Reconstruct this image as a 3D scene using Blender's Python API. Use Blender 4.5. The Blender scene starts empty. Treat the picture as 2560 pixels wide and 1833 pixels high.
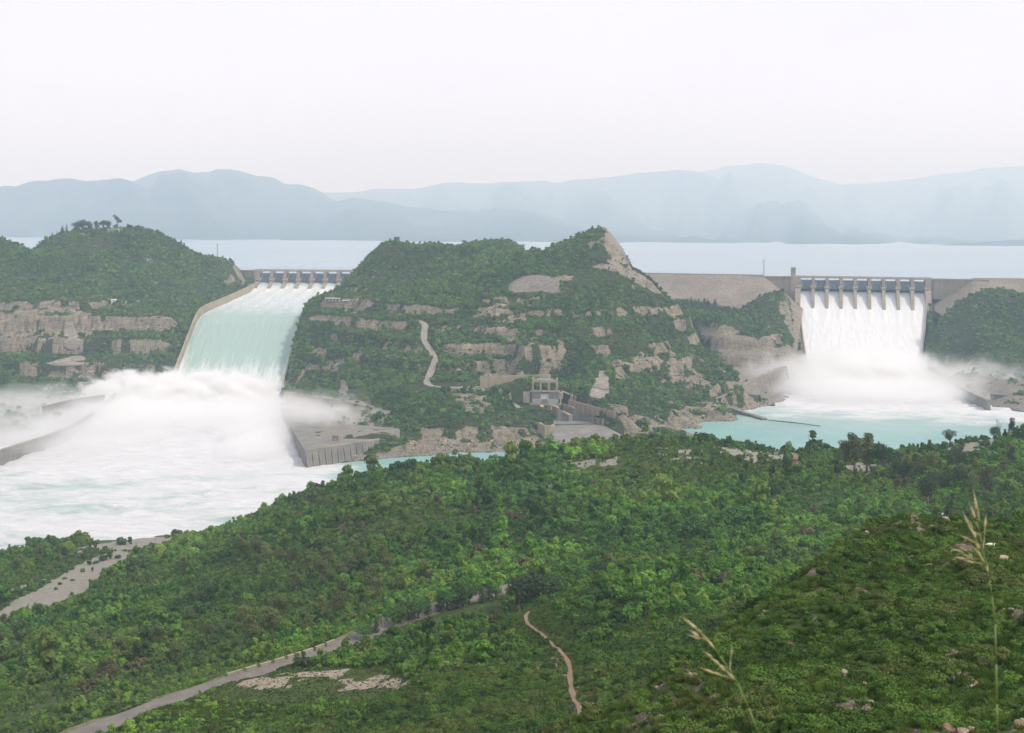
import bpy, bmesh, math, random
import numpy as np
from mathutils import Vector, Matrix

# ------------------------------------------------------------------ camera
S = bpy.context.scene
FPX, PW, PH = 3090.0, 2560, 1833          # focal length in photo pixels, photo size
CX, CY = 1280.0, 853.0                    # optical centre of the photograph (caption strip excluded)
CAMZ = 194.0                              # metres above the tail water
PITCH = math.atan((853 - 575) / FPX)
ROLL = math.radians(0.45)
F = np.array([0, math.cos(PITCH), -math.sin(PITCH)])
R0 = np.array([1.0, 0, 0]); U0 = np.array([0, math.sin(PITCH), math.cos(PITCH)])
RC = math.cos(ROLL) * R0 + math.sin(ROLL) * U0
UC = -math.sin(ROLL) * R0 + math.cos(ROLL) * U0
cam_d = bpy.data.cameras.new('camera'); cam = bpy.data.objects.new('camera', cam_d)
S.collection.objects.link(cam); S.camera = cam
cam.matrix_world = Matrix(((RC[0], UC[0], -F[0], 0), (RC[1], UC[1], -F[1], 0), (RC[2], UC[2], -F[2], CAMZ), (0, 0, 0, 1)))
cam_d.sensor_fit = 'HORIZONTAL'; cam_d.sensor_width = 36.0
cam_d.lens = 36.0 * FPX / PW
cam_d.shift_y = -(PH / 2 - CY) / PW
cam_d.clip_start = 0.2; cam_d.clip_end = 60000
cam_d.dof.use_dof = True; cam_d.dof.focus_distance = 900; cam_d.dof.aperture_fstop = 8.0
S.render.resolution_x, S.render.resolution_y = 1024, 733

# ------------------------------------------------------------------ world, sun, exposure
SUN_EL, SUN_AZ = math.radians(50), math.radians(115)     # azimuth clockwise from +Y: high on the right
W = bpy.data.worlds.new('World'); S.world = W; W.use_nodes = True
wn = W.node_tree; wn.nodes.clear()
wo = wn.nodes.new('ShaderNodeOutputWorld'); wb = wn.nodes.new('ShaderNodeBackground')
sk = wn.nodes.new('ShaderNodeTexSky'); sk.sky_type = 'NISHITA'; sk.sun_disc = False
sk.sun_elevation = SUN_EL; sk.sun_rotation = SUN_AZ; sk.dust_density = 4.0; sk.air_density = 1.0; sk.altitude = 500
mx = wn.nodes.new('ShaderNodeMix'); mx.data_type = 'RGBA'
mx.inputs[0].default_value = 0.82
# an even veil of high cloud, brighter and warmer towards the horizon all round
tcw = wn.nodes.new('ShaderNodeTexCoord'); sxz = wn.nodes.new('ShaderNodeSeparateXYZ'); rw = wn.nodes.new('ShaderNodeValToRGB')
wn.links.new(tcw.outputs['Generated'], sxz.inputs[0]); wn.links.new(sxz.outputs[2], rw.inputs[0])
rw.color_ramp.elements[0].position = 0.0; rw.color_ramp.elements[0].color = (15.2, 13.8, 15.5, 1)
rw.color_ramp.elements[1].position = 0.22; rw.color_ramp.elements[1].color = (10.3, 9.8, 10.9, 1)
re = rw.color_ramp.elements.new(0.65); re.color = (9.2, 9.5, 10.6, 1)
cn = wn.nodes.new('ShaderNodeTexNoise'); cn.inputs['Scale'].default_value = 2.6; cn.inputs['Detail'].default_value = 5; cm = wn.nodes.new('ShaderNodeMapping'); cm.inputs['Scale'].default_value = (1, 1, 3.5)
wn.links.new(tcw.outputs['Generated'], cm.inputs[0]); wn.links.new(cm.outputs[0], cn.inputs['Vector'])
cr = wn.nodes.new('ShaderNodeMapRange'); cr.inputs[1].default_value = 0.3; cr.inputs[2].default_value = 0.7; cr.inputs[3].default_value = 0.955; cr.inputs[4].default_value = 1.045; wn.links.new(cn.outputs['Fac'], cr.inputs[0])
cv = wn.nodes.new('ShaderNodeVectorMath'); cv.operation = 'SCALE'; wn.links.new(rw.outputs[0], cv.inputs[0]); wn.links.new(cr.outputs[0], cv.inputs['Scale'])   # faint unevenness of the cloud
wn.links.new(cv.outputs[0], mx.inputs[7])
wn.links.new(sk.outputs[0], mx.inputs[6]); wn.links.new(mx.outputs[2], wb.inputs[0])
wb.inputs[1].default_value = 0.1
wn.links.new(wb.outputs[0], wo.inputs[0])
sun_d = bpy.data.lights.new('sun', 'SUN'); sun = bpy.data.objects.new('sun', sun_d); S.collection.objects.link(sun)
sun_d.energy = 2.6; sun_d.angle = math.radians(6); sun_d.color = (1.0, 0.965, 0.88)
sdir = Vector((math.sin(SUN_AZ) * math.cos(SUN_EL), math.cos(SUN_AZ) * math.cos(SUN_EL), math.sin(SUN_EL)))
sun.rotation_euler = sdir.to_track_quat('Z', 'Y').to_euler(); sun.location = (0, 0, 2000)
S.view_settings.view_transform = 'Standard'; S.view_settings.look = 'None'
S.view_settings.exposure = 0.12; S.view_settings.gamma = 1.0
cy = S.cycles
cy.use_denoising = True; cy.max_bounces = 12; cy.diffuse_bounces = 3; cy.glossy_bounces = 2
cy.transmission_bounces = 3; cy.volume_bounces = 8; cy.transparent_max_bounces = 8
cy.volume_step_rate = 1.0; cy.volume_max_steps = 256
cy.sample_clamp_indirect = 8.0
try:
    cy.denoiser = 'OPENIMAGEDENOISE'; cy.denoising_prefilter = 'ACCURATE'; cy.denoising_input_passes = 'RGB_ALBEDO_NORMAL'
except Exception:
    pass

# ------------------------------------------------------------------ helpers
rng = np.random.default_rng(7); random.seed(7)
CAM = np.array([0, 0, CAMZ])

def ray(px, py):
    return F * FPX + RC * (px - CX) - UC * (py - CY)
def at(px, py, D):                       # the point at depth D (metres north of the viewpoint) seen there
    d = ray(px, py); return CAM + d * (D / d[1])
def atz(px, py, z):                      # the point of the level z seen there
    d = ray(px, py); return CAM + d * ((z - CAMZ) / d[2])
def proj(p):
    v = np.asarray(p, float) - CAM
    w = v @ F
    return CX + FPX * (v @ RC) / w, CY - FPX * (v @ UC) / w

def _h(ix, iy, s):
    n = (ix.astype(np.int64) * 374761393 + iy.astype(np.int64) * 668265263 + s * 974634541) & 0x7fffffff
    n = ((n ^ (n >> 13)) * 1274126177) & 0x7fffffff
    return ((n ^ (n >> 16)) & 0xffff) / 32767.5 - 1.0
def vnoise(x, y, s=0):
    x = np.asarray(x, float); y = np.asarray(y, float)
    ix = np.floor(x); iy = np.floor(y); fx = x - ix; fy = y - iy
    ux = fx * fx * fx * (fx * (fx * 6 - 15) + 10); uy = fy * fy * fy * (fy * (fy * 6 - 15) + 10)
    a = _h(ix, iy, s); b = _h(ix + 1, iy, s); c = _h(ix, iy + 1, s); d = _h(ix + 1, iy + 1, s)
    return (a * (1 - ux) + b * ux) * (1 - uy) + (c * (1 - ux) + d * ux) * uy
def fbm(x, y, s=0, o=4, g=0.5):
    t = 0; a = 1; f = 1.0
    for k in range(o):
        t = t + a * vnoise(x * f + 17.3 * k, y * f - 9.1 * k, s + k); a *= g; f *= 2.03
    return t
def sstep(a, b, x):
    t = np.clip((x - a) / (b - a), 0, 1); return t * t * (3 - 2 * t)

def link(o, parent=None):
    S.collection.objects.link(o)
    if parent is not None: o.parent = parent
    return o
def mesh_np(name, verts, faces, mat=None, parent=None, smooth=False, attrs=None):
    me = bpy.data.meshes.new(name)
    verts = np.asarray(verts, np.float32); faces = np.asarray(faces, np.int32)
    nf, k = faces.shape
    me.vertices.add(len(verts)); me.vertices.foreach_set('co', verts.ravel())
    me.loops.add(nf * k); me.loops.foreach_set('vertex_index', faces.ravel())
    me.polygons.add(nf); me.polygons.foreach_set('loop_start', np.arange(0, nf * k, k, dtype=np.int32))
    me.polygons.foreach_set('loop_total', np.full(nf, k, np.int32))
    if smooth: me.polygons.foreach_set('use_smooth', np.ones(nf, bool))
    for an, (ty, arr) in (attrs or {}).items():
        a = me.attributes.new(an, ty, 'POINT')
        a.data.foreach_set('color' if ty == 'FLOAT_COLOR' else ('vector' if ty == 'FLOAT_VECTOR' else 'value'), np.asarray(arr).ravel())
    me.update(); me.validate()
    if mat: me.materials.append(mat)
    return link(bpy.data.objects.new(name, me), parent)
def tag(o, label=None, cat=None, group=None, kind=None):
    if label: o['label'] = label
    if cat: o['category'] = cat
    if group: o['group'] = group
    if kind or label: o['kind'] = kind or 'thing'
    return o
def empty(name, loc, rz=0.0):
    o = bpy.data.objects.new(name, None); S.collection.objects.link(o)
    o.location = loc; o.rotation_euler = (0, 0, rz); o.empty_display_size = 1
    return o

class MB:                                 # collects boxes, prisms and tubes into one mesh
    def __init__(s): s.v = []; s.f = []
    def add(s, vs, fs):
        b = len(s.v); s.v += [tuple(map(float, v)) for v in vs]; s.f += [tuple(i + b for i in f) for f in fs]; return s
    def box(s, x0, x1, y0, y1, z0, z1):
        return s.add([(x0, y0, z0), (x1, y0, z0), (x1, y1, z0), (x0, y1, z0), (x0, y0, z1), (x1, y0, z1), (x1, y1, z1), (x0, y1, z1)],
                     [(3, 2, 1, 0), (4, 5, 6, 7), (0, 1, 5, 4), (1, 2, 6, 5), (2, 3, 7, 6), (3, 0, 4, 7)])
    def prism_x(s, prof, x0, x1):         # profile of (y, z), extruded along x
        n = len(prof)
        vs = [(x0, y, z) for y, z in prof] + [(x1, y, z) for y, z in prof]
        return s.add(vs, [tuple(range(n)), tuple(range(2 * n - 1, n - 1, -1))] + [((i + 1) % n, i, n + i, n + (i + 1) % n) for i in range(n)])
    def prism_z(s, poly, z0, z1):         # plan of (x, y), extruded upwards
        n = len(poly)
        if sum(poly[i][0] * poly[(i + 1) % n][1] - poly[(i + 1) % n][0] * poly[i][1] for i in range(n)) < 0: poly = poly[::-1]
        vs = [(x, y, z0) for x, y in poly] + [(x, y, z1) for x, y in poly]
        return s.add(vs, [tuple(range(n - 1, -1, -1)), tuple(range(n, 2 * n))] + [(i, (i + 1) % n, n + (i + 1) % n, n + i) for i in range(n)])
    def tube(s, a, b, r0, r1=None, k=6):
        r1 = r0 if r1 is None else r1
        a = Vector(a); b = Vector(b); q = (b - a).to_track_quat('Z', 'Y'); vs = []
        for p, r in ((a, r0), (b, r1)):
            for i in range(k):
                t = 2 * math.pi * i / k; vs.append(p + q @ Vector((r * math.cos(t), r * math.sin(t), 0)))
        return s.add(vs, [(i, (i + 1) % k, k + (i + 1) % k, k + i) for i in range(k)] + [tuple(range(k - 1, -1, -1)), tuple(range(k, 2 * k))])
    def bar(s, a, b, w, h):               # a beam of rectangular section
        a = Vector(a); b = Vector(b); d = (b - a).normalized()
        side = d.cross(Vector((0, 0, 1)));
        if side.length < 1e-4: side = Vector((1, 0, 0))
        side.normalize(); up = side.cross(d)
        vs = [p + side * (i * w / 2) + up * (j * h / 2) for p in (a, b) for i, j in ((-1, -1), (1, -1), (1, 1), (-1, 1))]
        return s.add(vs, [(0, 1, 2, 3), (7, 6, 5, 4), (1, 0, 4, 5), (2, 1, 5, 6), (3, 2, 6, 7), (0, 3, 7, 4)])
    def build(s, name, mat, parent=None, smooth=False, bevel=0.0):
        me = bpy.data.meshes.new(name); me.from_pydata(s.v, [], s.f); me.update()
        bm = bmesh.new(); bm.from_mesh(me); bmesh.ops.recalc_face_normals(bm, faces=bm.faces)
        if bevel > 0: bmesh.ops.bevel(bm, geom=bm.edges[:], offset=bevel, segments=1, affect='EDGES', clamp_overlap=True)
        bm.to_mesh(me); bm.free()
        if smooth:
            for p in me.polygons: p.use_smooth = True
        me.materials.append(mat)
        return link(bpy.data.objects.new(name, me), parent)

# ------------------------------------------------------------------ materials
class NT:
    def __init__(s, name, surface=True):
        s.m = bpy.data.materials.new(name); s.m.use_nodes = True; s.t = s.m.node_tree; s.t.nodes.clear()
        s.out = s.t.nodes.new('ShaderNodeOutputMaterial')
    def n(s, ty, **kw):
        nd = s.t.nodes.new('ShaderNode' + ty)
        for k, v in kw.items(): setattr(nd, k, v)
        return nd
    def l(s, a, b): s.t.links.new(a, b)
    def val(s, sock, v):
        if hasattr(v, 'is_linked') or hasattr(v, 'links'): s.l(v, sock)
        else: sock.default_value = v
    def noise(s, scale, detail=4, rough=0.55, vec=None, dist=0.0):
        nd = s.n('TexNoise'); nd.inputs['Scale'].default_value = scale; nd.inputs['Detail'].default_value = detail
        nd.inputs['Roughness'].default_value = rough; nd.inputs['Distortion'].default_value = dist
        if vec is not None: s.l(vec, nd.inputs['Vector'])
        return nd.outputs['Fac']
    def coord(s, which='Object', scale=(1, 1, 1), rot=(0, 0, 0)):
        c = s.n('TexCoord'); m = s.n('Mapping'); s.l(c.outputs[which], m.inputs[0])
        m.inputs['Scale'].default_value = scale; m.inputs['Rotation'].default_value = rot
        return m.outputs[0]
    def geo(s, scale=(1, 1, 1)):
        c = s.n('NewGeometry'); m = s.n('Mapping'); s.l(c.outputs['Position'], m.inputs[0]); m.inputs['Scale'].default_value = scale
        return m.outputs[0]
    def ramp(s, fac, stops):
        r = s.n('ValToRGB'); s.l(fac, r.inputs[0]); e = r.color_ramp.elements
        while len(e) < len(stops): e.new(0.5)
        for x, (p, c) in zip(e, stops):
            x.position = p; x.color = (c if isinstance(c, tuple) else (c, c, c)) + (1,) if not (isinstance(c, tuple) and len(c) == 4) else c
        return r.outputs[0]
    def mix(s, fac, a, b, blend='MIX'):
        nd = s.n('Mix', data_type='RGBA', blend_type=blend)
        for sock, v in ((nd.inputs[0], fac), (nd.inputs[6], a), (nd.inputs[7], b)):
            if isinstance(v, (int, float)): sock.default_value = v
            elif isinstance(v, tuple): sock.default_value = v if len(v) == 4 else v + (1,)
            else: s.l(v, sock)
        return nd.outputs[2]
    def math(s, op, a, b=0.0, c=0.0, clamp=False):
        nd = s.n('Math', operation=op, use_clamp=clamp)
        for sock, v in zip(nd.inputs, (a, b, c)):
            if isinstance(v, (int, float)): sock.default_value = v
            else: s.l(v, sock)
        return nd.outputs[0]
    def attr(s, name, ty='GEOMETRY'):
        a = s.n('Attribute', attribute_type=ty, attribute_name=name); return a
    def bump(s, h, strength=0.5, dist=1.0):
        b = s.n('Bump'); b.inputs['Strength'].default_value = strength; b.inputs['Distance'].default_value = dist
        s.l(h, b.inputs['Height']); return b.outputs[0]
    def bsdf(s, color, rough=0.85, normal=None, spec=0.3, metal=0.0):
        p = s.n('BsdfPrincipled')
        if isinstance(color, tuple): p.inputs['Base Color'].default_value = color if len(color) == 4 else color + (1,)
        else: s.l(color, p.inputs['Base Color'])
        if isinstance(rough, (int, float)): p.inputs['Roughness'].default_value = rough
        else: s.l(rough, p.inputs['Roughness'])
        p.inputs['Specular IOR Level'].default_value = spec; p.inputs['Metallic'].default_value = metal
        if normal is not None: s.l(normal, p.inputs['Normal'])
        return p.outputs[0]
    def done(s, sh): s.l(sh, s.out.inputs['Surface']); return s.m

def mat_concrete(name, base, stain=0.5, scale=0.08, joints=0.0):
    t = NT(name); g = t.geo()
    a = t.noise(scale, 6, 0.65, g); st = t.noise(0.25, 5, 0.7, t.geo((1, 1, 0.12)))
    c = t.ramp(a, [(0.3, tuple(x * 0.72 for x in base)), (0.7, tuple(min(1, x * 1.15) for x in base))])
    c = t.mix(t.math('MULTIPLY', t.ramp(st, [(0.48, 0.0), (0.68, 1.0)]), stain), c, tuple(x * 0.5 for x in base))
    f = t.noise(1.7, 5, 0.7, g); c = t.mix(0.25, c, t.ramp(f, [(0.3, 0.1), (0.7, 0.9)]), 'OVERLAY')
    return t.done(t.bsdf(c, 0.9, t.bump(f, 0.35, 0.4), 0.2))
M = {}
M['concrete'] = mat_concrete('pale_concrete', (0.38, 0.325, 0.245))
M['pier'] = mat_concrete('pier_concrete', (0.33, 0.285, 0.235), 0.35)
M['grey_concrete'] = mat_concrete('grey_concrete', (0.24, 0.225, 0.205), 0.6)
M['dark_concrete'] = mat_concrete('wet_dark_concrete', (0.17, 0.15, 0.13), 0.6)
M['white_paint'] = mat_concrete('white_painted_wall', (0.7, 0.69, 0.66), 0.3)
M['roof_sheet'] = mat_concrete('pale_roof', (0.6, 0.58, 0.55), 0.4)
M['brown_wall'] = mat_concrete('brown_wall', (0.30, 0.23, 0.18), 0.4)
M['red_clay'] = mat_concrete('clay_and_thatch', (0.36, 0.22, 0.12), 0.4, 0.9)

def mat_metal(name, base, rough=0.5):
    t = NT(name); g = t.geo(); a = t.noise(0.5, 5, 0.65, g); st = t.noise(1.2, 5, 0.7, t.geo((1, 1, 0.1)))
    c = t.ramp(a, [(0.3, tuple(x * 0.8 for x in base)), (0.7, tuple(x * 1.12 for x in base))])
    c = t.mix(t.math('MULTIPLY', t.ramp(st, [(0.5, 0.0), (0.72, 1.0)]), 0.35), c, tuple(x * 0.6 for x in base))
    return t.done(t.bsdf(c, rough, None, 0.4))
M['gate'] = mat_metal('blue_grey_gate_paint', (0.27, 0.345, 0.41))
M['gate_rib'] = mat_metal('gate_rib_paint', (0.33, 0.40, 0.46))
M['gate_arm'] = mat_metal('pale_gate_arm_paint', (0.5, 0.52, 0.53))
M['steel'] = mat_metal('grey_steel', (0.3, 0.31, 0.32))
M['pale_gate'] = mat_metal('pale_blue_gate', (0.42, 0.47, 0.52))
# ------------------------------------------------------------------ the lie of the land: surveyed points (photo x, photo y, depth)
def conf(x, y): return np.arctan2(x, y), np.log(np.hypot(x, y))
class Land:
    """Height field over (bearing, ln distance): multiquadric through surveyed points."""
    def __init__(s, pts, c=0.012, smooth=1e-4):
        p = np.array(pts, float); s.th, s.v = conf(p[:, 0], p[:, 1]); s.c = c
        A = np.sqrt((s.th[:, None] - s.th) ** 2 + (s.v[:, None] - s.v) ** 2 + c * c)
        n = len(p); Q = np.c_[np.ones(n), s.th, s.v]
        K = np.zeros((n + 3, n + 3)); K[:n, :n] = A - smooth * np.eye(n); K[:n, n:] = Q; K[n:, :n] = Q.T
        w = np.linalg.lstsq(K, np.r_[p[:, 2], 0, 0, 0], rcond=None)[0]; s.w, s.q = w[:n], w[n:]
    def __call__(s, th, v):
        sh = th.shape; th = th.ravel(); v = v.ravel(); out = s.q[0] + s.q[1] * th + s.q[2] * v
        for i in range(0, len(th), 60000):
            j = slice(i, i + 60000)
            out[j] += np.sqrt((th[j, None] - s.th) ** 2 + (v[j, None] - s.v) ** 2 + s.c ** 2) @ s.w
        return out.reshape(sh)

near_pts = []
def NP(*rows):
    for r in rows: near_pts.append(at(*r))
def NZ(z, *rows):
    for px, py in rows: near_pts.append(atz(px, py, z))
# ground round the viewpoint
for a in np.radians(np.arange(-60, 61, 20)):
    for r, z in ((2, 192.4), (5, 190.2), (12, 186.5), (25, 180), (42, 172)):
        near_pts.append((r * math.sin(a), r * math.cos(a), z - (max(0, -a) * r * 0.18 if a < 0 else 0)))
# spur with the goats, lower right
NP((2560, 1833, 72), (2200, 1833, 78), (1900, 1833, 84), (1700, 1833, 90), (2850, 1700, 88), (3200, 1700, 90), (2560, 1600, 97), (2300, 1600, 101),
   (2000, 1600, 108), (1820, 1680, 104), (2560, 1450, 126), (2400, 1420, 134), (2200, 1440, 130), (2050, 1480, 124), (2850, 1400, 140), (2330, 1345, 150))
ridgeA = [(1560, 1790, 96), (1644, 1712, 104), (1733, 1628, 112), (1813, 1542, 120), (1901, 1480, 129), (1968, 1460, 133), (2060, 1400, 140), (2132, 1347, 148),
          (2199, 1306, 155), (2280, 1302, 158), (2354, 1304, 160), (2411, 1306, 163), (2500, 1318, 168), (2560, 1300, 176), (2750, 1280, 185), (3100, 1270, 190)]
NP(*ridgeA)
NP(*[(x, y + 45, d * 1.13) for x, y, d in ridgeA]); NP(*[(x, y + 110, d * 1.42) for x, y, d in ridgeA if x > 1700])
# middle spur with the footpath
NP((1300, 1833, 190), (1480, 1833, 182), (1100, 1833, 205), (1100, 1710, 240), (1250, 1620, 275), (1400, 1700, 228), (1500, 1600, 268), (1550, 1520, 300), (1620, 1640, 235),
   (1700, 1560, 262), (1700, 1490, 305), (1830, 1480, 312), (1065, 1650, 272))
ridgeB = [(1329, 1525, 322), (1380, 1490, 334), (1430, 1466, 342), (1550, 1436, 348), (1664, 1424, 352), (1800, 1424, 360), (1950, 1440, 366), (2150, 1450, 372)]
NP(*ridgeB); NP(*[(x, y + 30, d * 1.1) for x, y, d in ridgeB])
# stony mound and road
NP((600, 1735, 285), (700, 1698, 292), (780, 1686, 295), (850, 1684, 292), (950, 1694, 285), (1020, 1700, 270), (700, 1833, 250), (900, 1833, 232))
ROAD = [(-150, 1985), (120, 1870), (330, 1786), (480, 1733), (600, 1698), (700, 1668), (800, 1639), (870, 1612), (935, 1577), (985, 1552), (1060, 1525), (1150, 1500), (1262, 1474), (1330, 1458)]
NZ(75, *ROAD)
NZ(68, (560, 1660), (700, 1625), (830, 1585), (920, 1540), (1050, 1495), (1200, 1462))
NZ(60, (0, 1833), (-300, 1833)); NZ(66, (300, 1833))
NZ(50, (0, 1720), (200, 1700)); NZ(52, (400, 1680)); NZ(58, (600, 1600)); NZ(40, (300, 1560), (100, 1620)); NZ(28, (0, 1640)); NZ(30, (-400, 1640))
# sandy bank by the water
NZ(9, (0, 1535), (60, 1505), (150, 1470), (250, 1425), (300, 1400), (330, 1375), (-300, 1560)); NZ(14, (20, 1575), (130, 1530), (240, 1470), (330, 1430))
NZ(5, (0, 1420), (150, 1400), (250, 1372), (330, 1362), (-300, 1440)); NZ(1.5, (0, 1384), (200, 1358), (330, 1352), (420, 1345), (500, 1334), (-300, 1400))
NZ(-3, (0, 1366), (200, 1342), (420, 1330), (-300, 1380))
NZ(30, (500, 1480), (420, 1500)); NZ(17, (450, 1410), (430, 1385)); NZ(38, (620, 1420)); NZ(20, (540, 1350), (600, 1330)); NZ(10, (560, 1322))
# green hill in the middle distance
NP((1000, 1250, 580), (1000, 1350, 512), (1000, 1450, 457), (800, 1300, 590), (800, 1380, 540), (800, 1450, 482), (800, 1530, 432), (700, 1400, 540), (680, 1320, 640), (1300, 1250, 560), (1300, 1350, 492),
   (1250, 1420, 442), (1600, 1200, 572), (1600, 1300, 500), (1600, 1385, 442), (1900, 1200, 572), (1900, 1300, 492), (1950, 1400, 425), (2200, 1250, 520),
   (2450, 1200, 560), (2560, 1240, 515), (2350, 1270, 482), (2850, 1200, 560), (1150, 1200, 620), (1450, 1160, 610), (2200, 1190, 590))
ridgeC = [(620, 1304, 752), (700, 1258, 738), (800, 1236, 722), (900, 1204, 704), (1000, 1180, 690), (1150, 1164, 672), (1290, 1160, 664), (1330, 1150, 655), (1352, 1126, 645), (1400, 1118, 640), (1480, 1114, 640),
          (1600, 1112, 640), (1700, 1112, 640), (1800, 1114, 645), (1900, 1122, 650), (2000, 1134, 655), (2100, 1146, 655), (2200, 1148, 650), (2300, 1132, 650), (2374, 1114, 650), (2450, 1105, 655), (2560, 1097, 660), (2800, 1090, 665), (3200, 1080, 665)]
NP(*ridgeC); NP(*[(x, y + 25, d * 1.12) for x, y, d in ridgeC])
for x, y, d in ridgeC:
    p = at(x, y, d * 1.45); near_pts.append((p[0], p[1], -8))
for x in (-700, -300, 0, 200, 420, 520):
    p = at(x, 1300, 850); near_pts.append((p[0], p[1], -9)); p = at(x, 1250, 1000); near_pts.append((p[0], p[1], -9))
for x in (-700, -400):
    NZ(9, (x, 1580)); NZ(45, (x, 1750))

far_pts = []
def FP(*rows):
    for r in rows: far_pts.append(at(*r))
def FZ(z, *rows):
    for px, py in rows: far_pts.append(atz(px, py, z))
# left hill
silL = [(-500, 600, 1680), (-200, 585, 1700), (0, 600, 1700), (26, 614, 1710), (58, 636, 1730), (82, 636, 1750), (97, 614, 1760), (132, 595, 1770), (176, 584, 1790), (229, 577, 1800), (282, 570, 1800),
        (353, 576, 1810), (397, 586, 1820), (441, 601, 1830), (485, 628, 1850), (511, 641, 1860), (547, 644, 1875), (578, 653, 1885), (590, 668, 1890), (612, 682, 1885), (632, 697, 1880)]
FP(*silL)
for x, y, d in silL:
    p = at(x, y, d); q = at(x, y, d + 70); far_pts.append((q[0], q[1], p[2] - 22)); q = at(x, y, d + 190); far_pts.append((q[0], q[1], 92 if x > 90 else 100))
FP((300, 650, 1722), (150, 650, 1692), (0, 660, 1650), (-300, 660, 1640), (450, 680, 1752), (550, 700, 1790), (600, 715, 1800), (100, 730, 1592), (300, 725, 1625), (450, 740, 1662), (540, 742, 1720),
   (300, 762, 1568), (0, 776, 1545), (200, 768, 1560), (420, 772, 1560), (-300, 776, 1540))
FP((0, 806, 1520), (200, 802, 1525), (400, 800, 1520), (0, 860, 1496), (200, 870, 1490), (400, 850, 1495), (0, 905, 1470), (200, 915, 1462), (400, 910, 1462), (-300, 860, 1490), (-300, 905, 1465),
   (0, 955, 1425), (200, 960, 1420), (350, 955, 1425), (-300, 960, 1420))
FZ(13, (0, 1010), (130, 1000), (260, 985), (350, 980), (-300, 1010), (0, 1060), (60, 1045), (-300, 1070))
FZ(-8, (0, 1200), (200, 1120), (300, 1050), (400, 1030), (600, 1030), (600, 1150), (300, 1150), (690, 1060), (700, 1200), (-300, 1220))
# buttress right of the near chute and the long hill
FP((718, 985, 1392), (722, 940, 1412), (732, 860, 1452), (762, 792, 1500), (775, 770, 1532), (800, 757, 1545), (838, 745, 1560), (850, 860, 1420), (850, 950, 1352), (900, 900, 1370), (950, 950, 1292),
   (960, 860, 1362), (900, 800, 1432), (1000, 800, 1402), (950, 720, 1522), (1050, 720, 1502), (900, 740, 1540), (870, 760, 1520))
FZ(14, (722, 1010), (800, 1020), (900, 1040), (985, 1080), (830, 1070), (760, 1080), (980, 1096)); FZ(20, (860, 1005), (970, 1032))
FP((1050, 1118, 1085), (1200, 1112, 1092), (1320, 1110, 1095), (950, 1075, 1118), (1100, 1062, 1112), (1200, 1062, 1112), (1050, 1020, 1152), (1180, 1000, 1172), (990, 1040, 1150), (920, 1000, 1260))
FZ(37, (1010, 965), (1060, 966), (1100, 968), (1240, 966), (1160, 966), (1280, 955), (1320, 960))
FP((1060, 950, 1250), (1088, 900, 1292), (1070, 870, 1322), (1055, 845, 1342), (1066, 815, 1362), (1045, 805, 1382))
FP((1150, 930, 1262), (1150, 870, 1312), (1150, 800, 1362), (1150, 730, 1432), (1150, 680, 1522), (1300, 935, 1245), (1300, 900, 1270), (1300, 850, 1312), (1300, 800, 1352), (1300, 760, 1392), (1320, 735, 1412),
   (1330, 695, 1442), (1350, 655, 1500), (1450, 940, 1245), (1450, 850, 1312), (1450, 750, 1392), (1450, 685, 1452), (1450, 625, 1502), (1600, 980, 1245), (1600, 900, 1312), (1600, 820, 1372), (1600, 750, 1422),
   (1620, 705, 1452), (1700, 1000, 1290), (1700, 920, 1332), (1700, 850, 1402), (1800, 985, 1335), (1780, 935, 1382))
silC = [(838, 728, 1620), (880, 693, 1655), (919, 651, 1660), (945, 618, 1645), (965, 606, 1640), (1020, 619, 1660), (1075, 615, 1680), (1109, 621, 1700), (1139, 621, 1760), (1197, 615, 1800), (1241, 623, 1800), (1307, 628, 1750),
        (1360, 634, 1600), (1408, 614, 1560), (1461, 586, 1540), (1490, 575, 1534), (1512, 571, 1530)]
silR = [(1530, 590, 1528), (1553, 621, 1520), (1577, 668, 1502), (1612, 692, 1492), (1638, 714, 1482), (1664, 749, 1472), (1696, 775, 1462), (1726, 802, 1452), (1745, 853, 1442), (1780, 897, 1422), (1800, 908, 1420), (1826, 932, 1415), (1840, 962, 1402)]
FP(*silC); FP(*silR)
for x, y, d in silC:
    p = at(x, y, d); q = at(x, y, d + 60); far_pts.append((q[0], q[1], p[2] - 14)); q = at(x, y, d + 200); far_pts.append((q[0], q[1], 104))
for x, y, d in silR:
    p = at(x, y, d); far_pts.append((p[0] + 14, p[1] + 45, max(20, p[2] - 32))); far_pts.append((p[0] + 20, p[1] + 130, max(28, min(74, p[2] - 55))))
# the foot of the outlet works
FZ(31, (1370, 1000), (1400, 1000), (1450, 1010)); FZ(28, (1500, 1010)); FZ(22, (1560, 1020)); FZ(15, (1640, 1020)); FZ(12, (1700, 1025)); FZ(14, (1560, 1050)); FZ(16, (1345, 1060)); FZ(10, (1560, 1075)); FZ(7, (1620, 1095))
FZ(7, (1640, 1070), (1700, 1050), (1780, 1035)); FZ(1, (1690, 1077), (1730, 1069), (1800, 1052), (1850, 1026), (1100, 1134), (1200, 1129), (1330, 1126), (1000, 1140), (1620, 1090))
FZ(11, (1800, 1020), (1860, 1000)); FZ(-6, (1000, 1165), (1200, 1150), (1400, 1140), (1560, 1120), (1700, 1090), (1800, 1070), (1880, 1040), (1960, 1030))
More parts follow.
